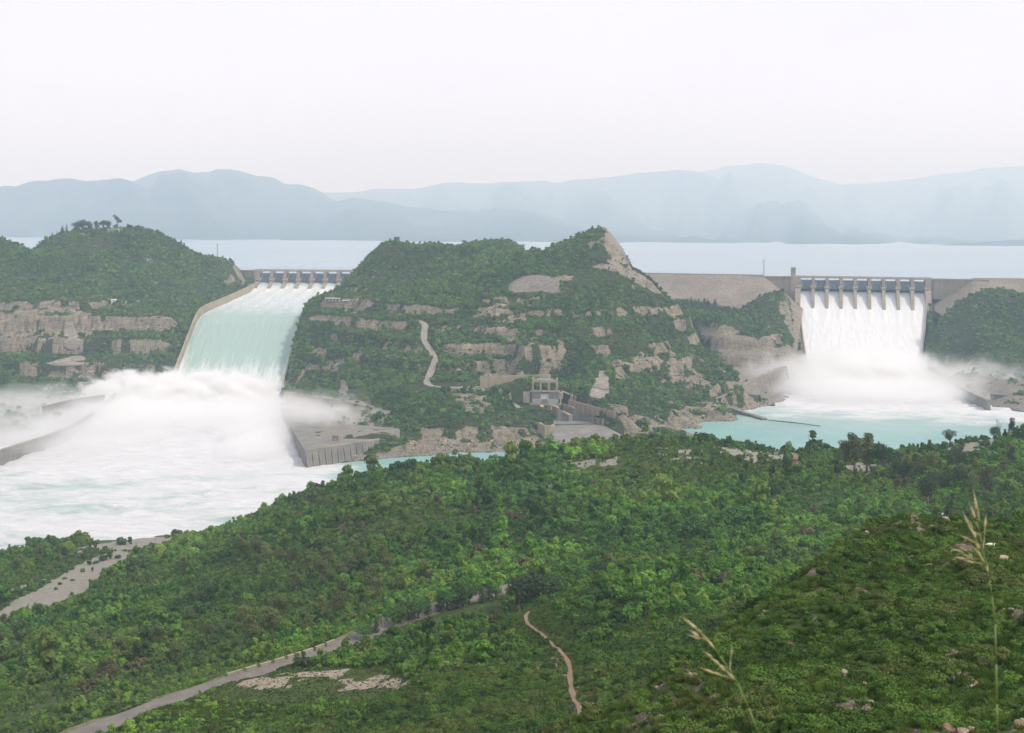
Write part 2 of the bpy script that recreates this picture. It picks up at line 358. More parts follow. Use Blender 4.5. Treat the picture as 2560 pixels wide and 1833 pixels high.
# quarried benches and the wooded mound left of the far spillway
FP((1700, 765, 1690), (1760, 790, 1650), (1740, 812, 1600), (1780, 830, 1575), (1850, 812, 1640), (1930, 850, 1615), (1985, 880, 1602), (1800, 862, 1560), (1900, 862, 1562), (1960, 880, 1560), (1800, 905, 1528), (1900, 912, 1540),
   (1850, 950, 1482), (1885, 972, 1432), (1905, 985, 1415), (1960, 930, 1560))
FP((1690, 752, 1720), (1780, 765, 1715), (1860, 780, 1705), (1895, 752, 1700), (1930, 735, 1702), (1960, 732, 1705), (1990, 740, 1710), (2012, 756, 1712), (2015, 800, 1690), (2018, 850, 1655), (2020, 890, 1620))
for px, d in ((1560, 1800), (1700, 1790), (1850, 1790), (2000, 1790)):
    p = at(px, 800, d); far_pts.append((p[0], p[1], 62)); p = at(px, 800, d + 140); far_pts.append((p[0], p[1], 70))
# beyond the far spillway
FP((2318, 830, 1665), (2345, 802, 1660), (2387, 765, 1652), (2430, 740, 1650), (2480, 731, 1650), (2531, 733, 1650), (2550, 748, 1640), (2600, 760, 1640), (2900, 740, 1640), (2330, 895, 1600), (2400, 935, 1512),
   (2450, 850, 1582), (2560, 850, 1582), (2400, 820, 1622), (2480, 790, 1620), (2560, 930, 1500), (2460, 938, 1500), (2900, 850, 1582), (2900, 930, 1500))
FZ(13, (2385, 935), (2410, 945), (2445, 965), (2500, 975), (2560, 985), (2900, 1000)); FZ(10, (2510, 990)); FZ(-1, (2560, 1032), (2700, 1040), (2900, 1050))
for _px, _d in ((2330, 1505), (2360, 1485), (2400, 1425), (2440, 1385), (2300, 1440), (2476, 1362), (2560, 1300), (2380, 1350)):
    _p = at(_px, 1000, _d); far_pts.append((_p[0], _p[1], -8))
FZ(-8, (2430, 1020), (2300, 1000), (2100, 1000), (2150, 1060), (2300, 950), (2100, 950), (2400, 1060), (2700, 1080))
for px, d in ((2350, 1745), (2500, 1740), (2700, 1740), (2950, 1740)):
    p = at(px, 800, d); far_pts.append((p[0], p[1], 60)); p = at(px, 800, d + 150); far_pts.append((p[0], p[1], 70))
for px in range(-500, 3200, 250):
    p = at(px, 1100, 1020); far_pts.append((p[0], p[1], -9)) if not (730 < px < 1020) else None

# ------------------------------------------------------------------ spillway frames
LSP = dict(o=np.array([-391.0, 1912.0]), ex=np.array([1.0, 0.0]), nb=7, pitch=20.6)
_a, _b = np.array([421.0, 1815.0]), np.array([594.0, 1776.0])
_ex = (_b - _a) / np.linalg.norm(_b - _a)
RSP = dict(o=_a, ex=_ex, nb=9, pitch=float(np.linalg.norm(_b - _a) / 9))
for sp in (LSP, RSP): sp['ey'] = np.array([sp['ex'][1], -sp['ex'][0]]); sp['L'] = sp['nb'] * sp['pitch']
def loc(sp, x, y):
    dx = x - sp['o'][0]; dy = y - sp['o'][1]
    return dx * sp['ex'][0] + dy * sp['ex'][1], dx * sp['ey'][0] + dy * sp['ey'][1]
LPROF = np.array([(-20, 98), (0, 111), (8, 110.4), (18, 107), (30, 103), (60, 99), (200, 92), (330, 86.5), (360, 84), (385, 76), (410, 62), (440, 45), (470, 28), (492, 15), (508, 8.5), (520, 7), (535, 5), (548, 2), (560, -3)])
RPROF = np.array([(-20, 95), (0, 108.5), (6, 107), (14, 101), (25, 92), (36, 85), (55, 74), (75, 65), (100, 54.5), (130, 44), (160, 35), (185, 29), (200, 27), (215, 25.5), (235, 21), (252, 13), (266, 4), (275, -3)])
def lside(d): return -0.5 + 0 * d, LSP['L'] - np.clip((d - 20) / 330, 0, 1) * 16.5
def rside(d): t = np.clip((d - 20) / 170, 0, 1); return 1.0 + t * 10.0, RSP['L'] - 1.0 - t * 21.0

# ------------------------------------------------------------------ terrain grids
def polyline_field(x, y, pts):            # distance to a polyline, height along it, run along it
    best = np.full(x.shape, 1e9); zz = np.zeros(x.shape); pts = np.asarray(pts, float)
    for a, b in zip(pts[:-1], pts[1:]):
        d = b[:2] - a[:2]; L2 = d @ d
        t = np.clip(((x - a[0]) * d[0] + (y - a[1]) * d[1]) / L2, 0, 1)
        q = np.hypot(x - a[0] - t * d[0], y - a[1] - t * d[1]); m = q < best
        best[m] = q[m]; zz[m] = (a[2] + t * (b[2] - a[2]))[m]
    return best, zz
def inpoly(x, y, poly):
    r = np.zeros(np.shape(x), bool); n = len(poly)
    for i in range(n):
        x0, y0 = poly[i][:2]; x1, y1 = poly[(i + 1) % n][:2]
        c = ((y0 > y) != (y1 > y)); r ^= c & (x < (x1 - x0) * (y - y0) / (y1 - y0 + 1e-12) + x0)
    return r
def resample(pts, step):
    p = np.asarray(pts, float); d = np.r_[0, np.cumsum(np.linalg.norm(np.diff(p[:, :2], axis=0), axis=1))]
    n = max(2, int(d[-1] / step)); t = np.linspace(0, d[-1], n)
    q = np.stack([np.interp(t, d, p[:, k]) for k in range(p.shape[1])], 1)
    for _ in range(3): q[1:-1] = (q[:-2] + 2 * q[1:-1] + q[2:]) / 4
    return q

road_pts = resample([atz(x, y, 75) for x, y in ROAD], 6)
hill_road = resample([atz(1330, 958, 37), atz(1240, 966, 37), atz(1160, 968, 37), atz(1100, 969, 37), at(1062, 962, 1240), at(1080, 925, 1270), at(1090, 897, 1294), at(1072, 870, 1322), at(1055, 845, 1342), at(1066, 818, 1362), at(1060, 806, 1378), at(1040, 800, 1392)], 6)
ramp_road = resample([atz(1195, 971, 37), atz(1235, 985, 34), atz(1270, 1003, 30), atz(1308, 1025, 24)], 6)
cliff_road = resample([at(-120, 788, 1545), at(0, 782, 1548), at(90, 774, 1556), at(175, 766, 1566)], 6)
bench_road = resample([atz(-200, 811, 74.5), atz(0, 808, 74.5), atz(170, 803, 75), atz(300, 800, 75), atz(440, 797, 75)], 6)
crest_track = resample([at(205, 583, 1782), at(214, 589, 1778), at(226, 596, 1770), at(236, 602, 1764)], 4)
outlet_road = resample([atz(1405, 978, 38), atz(1440, 992, 34), atz(1480, 1004, 31), atz(1515, 1010, 29), atz(1560, 1016, 27)], 5)
bank_track = resample([atz(1690, 1017, 14), atz(1740, 1008, 14.5), atz(1800, 994, 15.5), atz(1850, 970, 17.5), atz(1880, 950, 21), atz(1960, 915, 30)], 6)
right_track = resample([atz(2360, 935, 16), atz(2420, 948, 14), atz(2480, 958, 14), atz(2560, 965, 14), atz(2800, 980, 14)], 6)
foot_path = [(1322, 1528), (1313, 1545), (1322, 1560), (1350, 1580), (1375, 1603), (1400, 1625), (1418, 1650), (1427, 1675), (1424, 1700), (1432, 1740), (1450, 1790)]

def build_grid(land, th0, th1, nth, r0, r1, nr):
    th = np.linspace(th0, th1, nth); v = np.linspace(math.log(r0), math.log(r1), nr)
    T, V = np.meshgrid(th, v); R = np.exp(V); X = R * np.sin(T); Y = R * np.cos(T)
    tc = np.linspace(th0, th1, nth // 3); vc = np.linspace(math.log(r0), math.log(r1), nr // 3)
    Zc = land(*np.meshgrid(tc, vc))           # evaluated on every third line, then interpolated
    Zr = np.stack([np.interp(th, tc, row) for row in Zc]); Z = np.stack([np.interp(v, vc, col) for col in Zr.T], 1)
    Z[1:-1] = (Z[:-2] + 2 * Z[1:-1] + Z[2:]) / 4
    return dict(th=th, v=v, X=X, Y=Y, Z=Z)
def sample(g, x, y, key='Z'):
    t, v = conf(np.asarray(x, float), np.asarray(y, float)); A = g[key]
    i = np.clip((t - g['th'][0]) / (g['th'][1] - g['th'][0]), 0, len(g['th']) - 1.001); j = np.clip((v - g['v'][0]) / (g['v'][1] - g['v'][0]), 0, len(g['v']) - 1.001)
    i0 = i.astype(int); j0 = j.astype(int); fi = i - i0; fj = j - j0
    return (A[j0, i0] * (1 - fi) + A[j0, i0 + 1] * fi) * (1 - fj) + (A[j0 + 1, i0] * (1 - fi) + A[j0 + 1, i0 + 1] * fi) * fj
def hit(g, px, py, dmin, dmax):           # where that line of sight first meets the ground
    d = ray(px, py); D = np.geomspace(dmin, dmax, 1500); P = CAM + d * (D / d[1])[:, None]
    below = P[:, 2] < sample(g, P[:, 0], P[:, 1]); k = int(np.argmax(below)) if below.any() else len(D) - 1
    return P[k]
def lay_road(g, pts, w, shoulder):
    q, zz = polyline_field(g['X'], g['Y'], pts); k = 1 - sstep(w / 2 + 0.6, w / 2 + shoulder, q)
    g['Z'] = g['Z'] * (1 - k) + (zz - 0.35) * k; return q
def slope(g):
    dzr = np.gradient(g['Z'], axis=0) / np.maximum(np.gradient(np.hypot(g['X'], g['Y']), axis=0), 1e-3)
    dzt = np.gradient(g['Z'], axis=1) / np.maximum(np.hypot(np.gradient(g['X'], axis=1), np.gradient(g['Y'], axis=1)), 1e-3)
    return np.hypot(dzr, dzt)

# ---- near ground
GN = build_grid(Land(near_pts), -0.62, 0.62, 500, 2.5, 1010, 880)
X, Y = GN['X'], GN['Y']; Rr = np.hypot(X, Y)
base0 = GN['Z'].copy()
GN['Z'] = base0 + (fbm(X / 60, Y / 60, 3, 4) * 1.6 + fbm(X / 14, Y / 14, 11, 3) * 0.5) * sstep(30, 120, Rr) * sstep(-6, 12, base0) * (1 - 0.4 * sstep(300, 500, Rr))
# little rock ledges on the goat spur
spurA = sstep(60, 80, Rr) * (1 - sstep(190, 240, Rr))
led = fbm(X / 5, Y / 9, 21, 3)
GN['Z'] += spurA * np.clip(led - 0.25, 0, 1) * 1.3
near_road_q = lay_road(GN, road_pts, 7.0, 7.0)
fp = resample([hit(GN, a, b, 60, 420) for a, b in foot_path], 1.5)
fp[:, 2] = sample(GN, fp[:, 0], fp[:, 1])
path_q, _ = polyline_field(X, Y, fp)
GN['Z'] -= 0.25 * (1 - sstep(0.6, 1.6, path_q))
def poly_near(pts): return [hit(GN, a, b, 60, 800) for a, b in pts]
sand = np.zeros_like(X)
def soften(mask, x, y, cell, thr=0.0, seed=0): return mask * sstep(-0.25 + thr, 0.25 + thr, fbm(x / cell, y / cell, seed, 3))
m = inpoly(X, Y, poly_near([(-300, 1640), (0, 1562), (120, 1520), (215, 1478), (318, 1402), (330, 1385), (295, 1374), (220, 1400), (170, 1425), (120, 1462), (40, 1500), (0, 1528), (-300, 1600)]))
sand = np.maximum(sand, m * 1.0)
m = inpoly(X, Y, poly_near([(-300, 1500), (0, 1490), (60, 1470), (180, 1440), (280, 1368), (190, 1372), (180, 1382), (230, 1395), (140, 1440), (0, 1484), (-300, 1490)])); sand = np.maximum(sand, 0.92 * soften(m, X, Y, 9, -0.1, 5))
m = inpoly(X, Y, poly_near([(190, 1370), (300, 1352), (430, 1340), (445, 1350), (330, 1376)])); sand = np.maximum(sand, m * 1.0)
m = inpoly(X, Y, poly_near([(590, 1712), (640, 1694), (700, 1677), (860, 1671), (960, 1682), (1050, 1704), (960, 1716), (760, 1722), (640, 1724)])); gravel = soften(m, X, Y, 7, -0.18, 9) * (Rr < 320)
for pl, th in (([(1780, 1120), (1930, 1110), (2000, 1140), (2010, 1170), (1980, 1190), (1930, 1165), (1850, 1160)], -0.05), ([(2090, 1155), (2230, 1148), (2240, 1190), (2180, 1200), (2110, 1180)], -0.3),
               ([(1640, 1120), (1760, 1125), (1760, 1160), (1640, 1150)], 0.05), ([(1420, 1150), (1540, 1140), (1540, 1165), (1400, 1185)], 0.0), ([(1050, 1215), (1180, 1195), (1190, 1220), (1060, 1245)], 0.05),
               ([(2385, 1100), (2440, 1080), (2500, 1110), (2440, 1150), (2360, 1165), (2370, 1130)], -0.25), ([(1320, 1220), (1380, 1200), (1400, 1250), (1330, 1260)], 0.1)):
    sand = np.maximum(sand, 0.9 * soften(inpoly(X, Y, poly_near(pl)), X, Y, 4.5, th, 31))
sand *= (Rr > 250)
brown = sstep(0.25, 0.7, fbm(X / 25, Y / 25, 41, 4)) * 0.8
rocky = np.zeros_like(X)
rocky = np.maximum(rocky, 0.8 * spurA * sstep(0.42, 0.62, 0.6 * led + 0.5 * fbm(X / 2.6, Y / 2.6, 79, 3) + 0.35 * fbm(X / 22, Y / 22, 77, 3)))
for pl in ([(2270, 1300), (2340, 1290), (2400, 1300), (2410, 1320), (2370, 1335), (2300, 1330)], [(2100, 1400), (2150, 1370), (2160, 1420), (2110, 1430)], [(1880, 1500), (1920, 1480), (1930, 1530), (1890, 1560)],
           [(2340, 1640), (2400, 1620), (2420, 1690), (2350, 1700)]):
    rocky = np.maximum(rocky, 0.9 * soften(inpoly(X, Y, poly_near(pl)) * 1.0, X, Y, 3.0, -0.05, 83))
bare = inpoly(X, Y, poly_near([(1350, 1640), (1400, 1635), (1420, 1700), (1330, 1700)])) * 0.8
GN['sand'], GN['rocky'], GN['gravel'] = sand, np.maximum(rocky, bare), gravel

# ---- far ground
GF = build_grid(Land(far_pts), -0.60, 0.60, 860, 960, 2120, 640)
X, Y = GF['X'], GF['Y']; Rr = np.hypot(X, Y); Z = GF['Z']
Z = Z + (fbm(X / 70, Y / 70, 5, 5) * 3.2) * sstep(-3, 20, Z) * (1 - sstep(1620, 1760, Rr) * (X > 200))
def terrace(z, p, ph, sharp=0.30):
    k = np.floor((z - ph) / p); t = (z - ph) / p - k
    return ph + p * (k + 0.30 * t + 0.70 * sstep(0.5 - sharp / 2, 0.5 + sharp / 2, t))
wob = fbm(X / 90, Y / 90, 61, 3)
# benches cut in the near-left cliff and round the long hill
mL = (1 - sstep(-430, -405, X)) * sstep(10, 20, Z) * (1 - sstep(88, 100, Z))
Z = Z * (1 - mL) + mL * terrace(Z, 25, 12.0, 0.26)
mC = sstep(-258, -235, X) * (1 - sstep(205, 235, X)) * sstep(34, 44, Z) * (1 - sstep(112, 124, Z)) * sstep(-0.5, -0.1, wob + 0.35)
Z = Z * (1 - 0.8 * mC) + 0.8 * mC * terrace(Z + 2.5 * wob + 1.5 * fbm(X / 30, Y / 30, 67, 2), 17.5, 6.0, 0.36)
mR = sstep(205, 225, X) * (1 - sstep(380, 395, X)) * sstep(18, 24, Z) * (1 - sstep(62, 70, Z)) * sstep(1450, 1490, Y)
Z = Z * (1 - mR) + mR * terrace(Z, 21, 0.0, 0.3)
GF['Z'] = Z
for pts, w, sh in ((hill_road, 7.5, 8), (ramp_road, 6, 5), (cliff_road, 7, 6), (bench_road, 6, 5), (crest_track, 5, 4), (outlet_road, 4, 4), (bank_track, 6, 6), (right_track, 7, 8)):
    lay_road(GF, pts, w, sh)
Z = GF['Z']
# the two chutes are cut out of the hill
def cut(sp, prof, side, Z, depth=5.0):
    a, d = loc(sp, X, Y); zf = np.interp(d, prof[:, 0], prof[:, 1]); l, r = side(d)
    off = np.maximum(l - 4 - a, a - r - 4)                 # metres outside the wall line
    ins = (d > -14) & (d < prof[-1, 0] - 30)
    lim = zf - depth + np.clip(off, 0, 60) * 50
    Z = np.where(ins & (off < 0.5), np.minimum(Z, lim), Z)
    return Z, ins, off, zf
Z, insL, offL, zfL = cut(LSP, LPROF, lside, Z)
aL, dL = loc(LSP, X, Y)
wallz = zfL + 7.5
k = insL & (offL > 0.5) & (offL < 26) & (dL > 24)         # earth backfilled to the wall tops
wgt = 1 - sstep(3, 24, offL)
Z = np.where(k & (aL < 0), Z * (1 - wgt) + wgt * np.minimum(wallz, np.maximum(Z, wallz - 6)), Z)
Z = np.where(k & (aL > 0) & (dL > 330), np.where(Z < wallz - 1, Z * (1 - wgt) + wgt * (wallz - 1.5), Z), Z)
Z, insR, offR, zfR = cut(RSP, RPROF, rside, Z)
k = insR & (offR > 0.5) & (offR < 26) & (loc(RSP, X, Y)[1] > 20); wgt = 1 - sstep(2, 24, offR)
Z = np.where(k, Z * (1 - wgt) + wgt * np.clip(Z, zfR + 1.5, zfR + 6.0), Z)
# outlet works excavation: a stilling basin and its apron
OC = atz(1362, 1009, 27.0)
def oxy(px, py, z): p = atz(px, py, z); return (p[0], p[1])
basin = [oxy(1360, 1013, 27), oxy(1408, 1012, 27), oxy(1440, 1026, 22), oxy(1490, 1044, 18), oxy(1498, 1060, 14), oxy(1600, 1100, 8), oxy(1640, 1130, 2), oxy(1440, 1135, 2), oxy(1372, 1112, 8), oxy(1384, 1062, 14), oxy(1382, 1045, 18)]
ib = inpoly(X, Y, basin)
Z = np.where(ib, np.minimum(Z, -1.0), Z)
pad = [(OC[0] - 30, OC[1] - 36), (OC[0] + 2, OC[1] - 36), (OC[0] + 24, OC[1] - 14), (OC[0] + 24, OC[1] + 22), (OC[0] - 34, OC[1] + 22)]
ip_ = inpoly(X, Y, pad); Z = np.where(ip_, np.minimum(Z, 25.5 + 0.4 * rng.random(Z.shape)), Z)
edgeL = [atz(763, 1128, 13.5), atz(735, 1082, 13.5), atz(706, 1038, 13.5), atz(698, 1010, 13.5)]
xe = np.interp(Y, [p[1] for p in edgeL], [p[0] for p in edgeL]); Z = np.where((Y > 930) & (Y < 1345) & (X < xe + 3) & (X > -405), np.minimum(Z, -6), Z)
xw = np.interp(Y, [1000, 1085, 1190, 1300, 1400], [-415, -425, -440, -440, -425])
GF['Z'] = Z + 0
sl = slope(GF)
rock_n = fbm(X / 16, Y / 16, 91, 4)
steep = sstep(0.85, 1.35, sl + 0.25 * rock_n) * (Z > 1)
steep = np.where(X > -255, steep * sstep(-0.25, 0.30, rock_n + 0.6 * fbm(X / 45, Y / 45, 95, 2)), steep * sstep(-0.30, 0.15, rock_n + 0.7 * fbm(X / 40, Y / 25, 97, 3) + 0.25 * sstep(45, 70, Z)))
steep = np.where((X > 520) & (Z > 34), steep * 0.12, steep)
rk = steep.copy(); sandF = np.zeros_like(X); graveF = np.zeros_like(X)
def poly_far(pts, d0=1000, d1=2000): return [hit(GF, a, b, d0, d1) for a, b in pts]
def paint(A, pts, cell=14, thr=-0.3, seed=0, d0=1000, d1=2000):
    mk = inpoly(X, Y, poly_far(pts, d0, d1)); return np.maximum(A, soften(mk * 1.0, X, Y, cell, thr, seed))
# bare crag and slide scars on the long hill
for pl, th in (([(1508, 572), (1520, 570), (1545, 600), (1570, 650), (1590, 680), (1660, 740), (1640, 735), (1600, 715), (1560, 690), (1500, 672), (1465, 668), (1480, 655), (1530, 650), (1515, 620)], -0.6),
               ([(1520, 910), (1560, 890), (1600, 890), (1612, 935), (1590, 955), (1540, 950)], -0.3), ([(1570, 880), (1640, 880), (1760, 900), (1770, 940), (1660, 960), (1600, 930)], 0.12),
               ([(1600, 765), (1680, 780), (1700, 800), (1620, 790)], 0.0), ([(1380, 690), (1440, 690), (1430, 705), (1385, 702)], -0.1), ([(810, 750), (900, 745), (945, 780), (940, 800), (840, 770)], -0.15),
               ([(1180, 895), (1410, 895), (1410, 925), (1190, 930)], -0.35), ([(1200, 860), (1330, 860), (1320, 890), (1200, 888)], -0.3), ([(1215, 820), (1340, 820), (1340, 850), (1210, 850)], -0.25),
               ([(1200, 750), (1350, 740), (1340, 765), (1220, 770)], -0.25), ([(1180, 785), (1330, 780), (1320, 810), (1180, 808)], 0.1), ([(820, 900), (862, 900), (850, 935), (826, 930)], -0.4), ([(900, 810), (985, 815), (980, 830), (900, 828)], -0.1),
               ([(930, 870), (1050, 872), (1045, 900), (935, 895)], -0.2), ([(1390, 830), (1415, 840), (1410, 880), (1396, 870)], -0.2), ([(1070, 1085), (1350, 1075), (1350, 1130), (1000, 1140), (1000, 1120)], -0.1), ([(1050, 1070), (1110, 1070), (1120, 1110), (1060, 1110)], -0.2),
               ([(0, 775), (170, 770), (240, 790), (240, 802), (0, 806)], -0.2), ([(0, 806), (430, 797), (440, 830), (260, 825), (200, 870), (0, 880)], -0.35), ([(1780, 1000), (1880, 985), (1890, 1015), (1700, 1080), (1560, 1110), (1500, 1060)], -0.3)):
    rk = paint(rk, pl, 11, th, 101)
for pl, th in (([(1110, 968), (1195, 968), (1235, 1020), (1205, 1035), (1160, 1030), (1140, 1005)], -0.1), ([(1580, 1060), (1690, 1040), (1720, 1050), (1690, 1080), (1560, 1108)], -0.5), ([(720, 985), (990, 1035), (1000, 1096), (760, 1120)], -0.5), ([(120, 960), (350, 930), (340, 1000), (0, 1010)], -0.3)):
    sandF = paint(sandF, pl, 10, th, 121)
sandF = paint(sandF, [(1508, 572), (1520, 570), (1545, 600), (1570, 650), (1590, 680), (1660, 740), (1640, 735), (1600, 715), (1560, 690), (1500, 672), (1530, 650), (1515, 620)], 8, 0.0, 141)
rk = rk * (1 - 0.85 * sandF * (X > 90) * (Z > 90))
q = (X > 212) & (Y > 1380) & (X < 405) & (Z < 72) & (Z > 0.5) & inpoly(X, Y, poly_far([(1742, 800), (1800, 826), (1900, 850), (1965, 862), (2020, 890), (2035, 960), (1900, 1010), (1800, 1000), (1846, 955), (1806, 885), (1760, 860)], 1380, 1800))
graveF = np.maximum(graveF, q * 1.0)
graveF = np.maximum(graveF, ((X > 500) & (Z < 24) & (Z > 0.3) & (Y < 1620)) * sstep(-0.45, -0.15, rock_n + 0.1))
graveF = np.maximum(graveF, ((Z > 0.2) & (Z < 6 + 3 * rock_n) & (X > -260)) * 0.9)
GF['rock'], GF['sand'], GF['gravel'], GF['slope'] = np.clip(rk, 0, 1), sandF, graveF, sl
# ragged relief on bare rock
GF['Z'] = GF['Z'] + GF['rock'] * (fbm(X / 7, Y / 7, 131, 3) * 1.5 + np.abs(vnoise(X / 3.1, Y / 3.1, 17)) * 0.8) * (offL > 3) * (offR > 3)

def grid_mesh(name, g, mat, attrs, keep=None):
    nr, nt = g['X'].shape; idx = np.arange(nr * nt).reshape(nr, nt)
    f = np.stack([idx[:-1, :-1], idx[:-1, 1:], idx[1:, 1:], idx[1:, :-1]], -1).reshape(-1, 4)
    v = np.stack([g['X'], g['Y'], g['Z']], -1).reshape(-1, 3)
    o = mesh_np(name, v, f[:, ::-1] if False else f, mat, None, True, {k: ('FLOAT', g[k].astype(np.float32)) for k in attrs})
    return o
# ------------------------------------------------------------------ ground materials
def rock_colour(t, tan=(0.36, 0.305, 0.225), dark=(0.085, 0.075, 0.065)):
    st = t.noise(0.16, 6, 0.7, t.geo((1, 1, 0.18)), 0.6); fine = t.noise(0.9, 5, 0.7, t.geo())
    lay = t.noise(0.07, 4, 0.6, t.geo((0.4, 0.4, 1.6)))
    c = t.ramp(st, [(0.3, dark), (0.46, tuple(0.7 * x for x in tan)), (0.62, tan), (0.8, tuple(min(1, 1.3 * x) for x in tan))])
    c = t.mix(t.math('MULTIPLY', t.ramp(lay, [(0.45, 0.0), (0.65, 1.0)]), 0.5), c, (0.21, 0.185, 0.15))
    strata = t.noise(0.35, 3, 0.6, t.geo((0.15, 0.15, 2.0)), 0.8); c = t.mix(0.22, c, t.ramp(strata, [(0.38, 0.08), (0.6, 0.9)]), 'OVERLAY')
    return t.mix(0.6, c, t.ramp(fine, [(0.3, 0.05), (0.7, 0.95)]), 'OVERLAY'), st, fine
def mat_far_ground():
    t = NT('hill_ground'); a = t.noise(0.05, 5, 0.6, t.geo()); b = t.noise(0.5, 5, 0.7, t.geo())
    veg = t.ramp(a, [(0.3, (0.035, 0.055, 0.022)), (0.55, (0.06, 0.085, 0.03)), (0.75, (0.10, 0.085, 0.05))])
    veg = t.mix(0.5, veg, t.ramp(b, [(0.3, (0.03, 0.045, 0.02)), (0.7, (0.10, 0.11, 0.05))]))
    rk, st, fine = rock_colour(t)
    sand = t.ramp(b, [(0.25, (0.24, 0.215, 0.18)), (0.7, (0.38, 0.34, 0.285))])
    grv = t.ramp(t.noise(0.35, 6, 0.75, t.geo()), [(0.3, (0.15, 0.13, 0.11)), (0.5, (0.27, 0.235, 0.195)), (0.72, (0.39, 0.345, 0.29))])
    edge = t.math('MULTIPLY_ADD', t.math('SUBTRACT', fine, 0.5), 0.7, 0.0)
    def m(n): return t.ramp(t.math('ADD', t.attr(n).outputs['Fac'], edge), [(0.38, 0.0), (0.58, 1.0)])
    c = t.mix(m('gravel'), veg, grv); c = t.mix(m('sand'), c, sand); c = t.mix(m('rock'), c, rk)
    return t.done(t.bsdf(c, 0.95, t.bump(t.math('ADD', st, t.math('MULTIPLY', fine, 0.5)), 1.0, 3.0), 0.1))
def mat_near_ground():
    t = NT('scrub_ground'); a = t.noise(0.09, 5, 0.6, t.geo()); b = t.noise(1.1, 6, 0.7, t.geo())
    veg = t.ramp(a, [(0.3, (0.035, 0.065, 0.018)), (0.52, (0.055, 0.10, 0.024)), (0.72, (0.085, 0.085, 0.035))])
    veg = t.mix(0.45, veg, t.ramp(b, [(0.3, (0.02, 0.035, 0.012)), (0.7, (0.11, 0.11, 0.045))]))
    sand = t.ramp(t.noise(0.4, 6, 0.7, t.geo()), [(0.25, (0.19, 0.178, 0.148)), (0.7, (0.31, 0.29, 0.245))])
    rky = t.ramp(t.noise(2.2, 6, 0.75, t.geo()), [(0.32, (0.06, 0.048, 0.034)), (0.52, (0.15, 0.12, 0.085)), (0.66, (0.30, 0.265, 0.22))])
    grv = t.ramp(t.noise(1.6, 6, 0.8, t.geo()), [(0.35, (0.16, 0.13, 0.09)), (0.55, (0.36, 0.31, 0.24)), (0.72, (0.55, 0.50, 0.42))])
    fine = t.noise(0.8, 4, 0.7, t.geo()); edge = t.math('MULTIPLY', t.math('SUBTRACT', fine, 0.5), 0.6)
    def m(n): return t.ramp(t.math('ADD', t.attr(n).outputs['Fac'], edge), [(0.38, 0.0), (0.6, 1.0)])
    c = t.mix(m('rocky'), veg, rky); c = t.mix(m('sand'), c, sand); c = t.mix(m('gravel'), c, grv)
    return t.done(t.bsdf(c, 0.95, t.bump(b, 0.6, 0.3), 0.1))
M['far_ground'] = mat_far_ground(); M['near_ground'] = mat_near_ground()
tag(grid_mesh('foreground_hillside', GN, M['near_ground'], ('sand', 'rocky', 'gravel')), kind='structure')
tag(grid_mesh('dam_site_terrain', GF, M['far_ground'], ('rock', 'sand', 'gravel')), kind='structure')

def mat_plain(name, c0, c1, scale, rough=0.95):
    t = NT(name); a = t.noise(scale, 6, 0.7, t.geo()); b = t.noise(scale * 12, 4, 0.7, t.geo())
    c = t.ramp(a, [(0.3, c0), (0.7, c1)]); c = t.mix(0.3, c, t.ramp(b, [(0.3, 0.15), (0.7, 0.85)]), 'OVERLAY')
    return t.done(t.bsdf(c, rough, t.bump(b, 0.3, 0.2), 0.15))
M['bed'] = mat_plain('valley_bed', (0.05, 0.07, 0.03), (0.1, 0.1, 0.06), 0.01)
v = [(-30000, -6000, -14), (30000, -6000, -14), (30000, 32000, -14), (-30000, 32000, -14)]
tag(mesh_np('ground', v, [(0, 1, 2, 3)], M['bed']), kind='structure')

# ------------------------------------------------------------------ roads
M['asphalt'] = mat_plain('worn_asphalt', (0.15, 0.135, 0.125), (0.23, 0.21, 0.19), 0.25)
M['dirt'] = mat_plain('trodden_earth', (0.19, 0.135, 0.085), (0.29, 0.215, 0.14), 0.6)
M['verge'] = mat_plain('grassy_verge', (0.10, 0.105, 0.05), (0.22, 0.19, 0.12), 0.5)
M['track'] = mat_plain('gravel_track', (0.23, 0.21, 0.18), (0.34, 0.305, 0.26), 0.2)
def ribbon(name, pts, w, mat, lift=0.0, wob=0.0):
    pts = np.asarray(pts, float); d = np.gradient(pts[:, :2], axis=0); d /= np.linalg.norm(d, axis=1)[:, None]; nrm = np.c_[d[:, 1], -d[:, 0]]
    vs = []
    for i, p in enumerate(pts):
        for k in (-1, -0.33, 0.33, 1):
            ww = w / 2 * (1 + wob * vnoise(i * 0.6, k * 5.0, 3)) if abs(k) == 1 else w / 2
            q = p[:2] + nrm[i] * k * ww; vs.append((q[0], q[1], p[2] + lift + (0.05 if abs(k) < 1 else 0)))
    fs = [(4 * i + k, 4 * i + k + 1, 4 * i + k + 5, 4 * i + k + 4) for i in range(len(pts) - 1) for k in range(3)]
    return tag(mesh_np(name, vs, fs, mat, None, True), kind='structure')
ribbon('road_verge', road_pts - np.array([0, 0, 0.12]), 9.4, M['verge'], 0, 0.35)
ribbon('road', road_pts, 6.8, M['asphalt'], 0, 0.06)
fpz = fp.copy(); fpz[:, 2] = sample(GN, fp[:, 0], fp[:, 1]) + 0.12
ribbon('footpath', fpz, 0.95, M['dirt'], 0, 0.5)
ribbon('hill_road', hill_road, 7.2, M['track'], 0.1, 0.1)
ribbon('ramp_road', ramp_road, 6.0, M['track'], 0.1, 0.05)
ribbon('cliff_road', cliff_road, 6.0, M['track'], 0.1, 0.15)
ribbon('bench_road', bench_road, 4.0, M['track'], 0.1, 0.2)
ribbon('crest_track', crest_track, 5.0, M['track'], 0.1, 0.2)
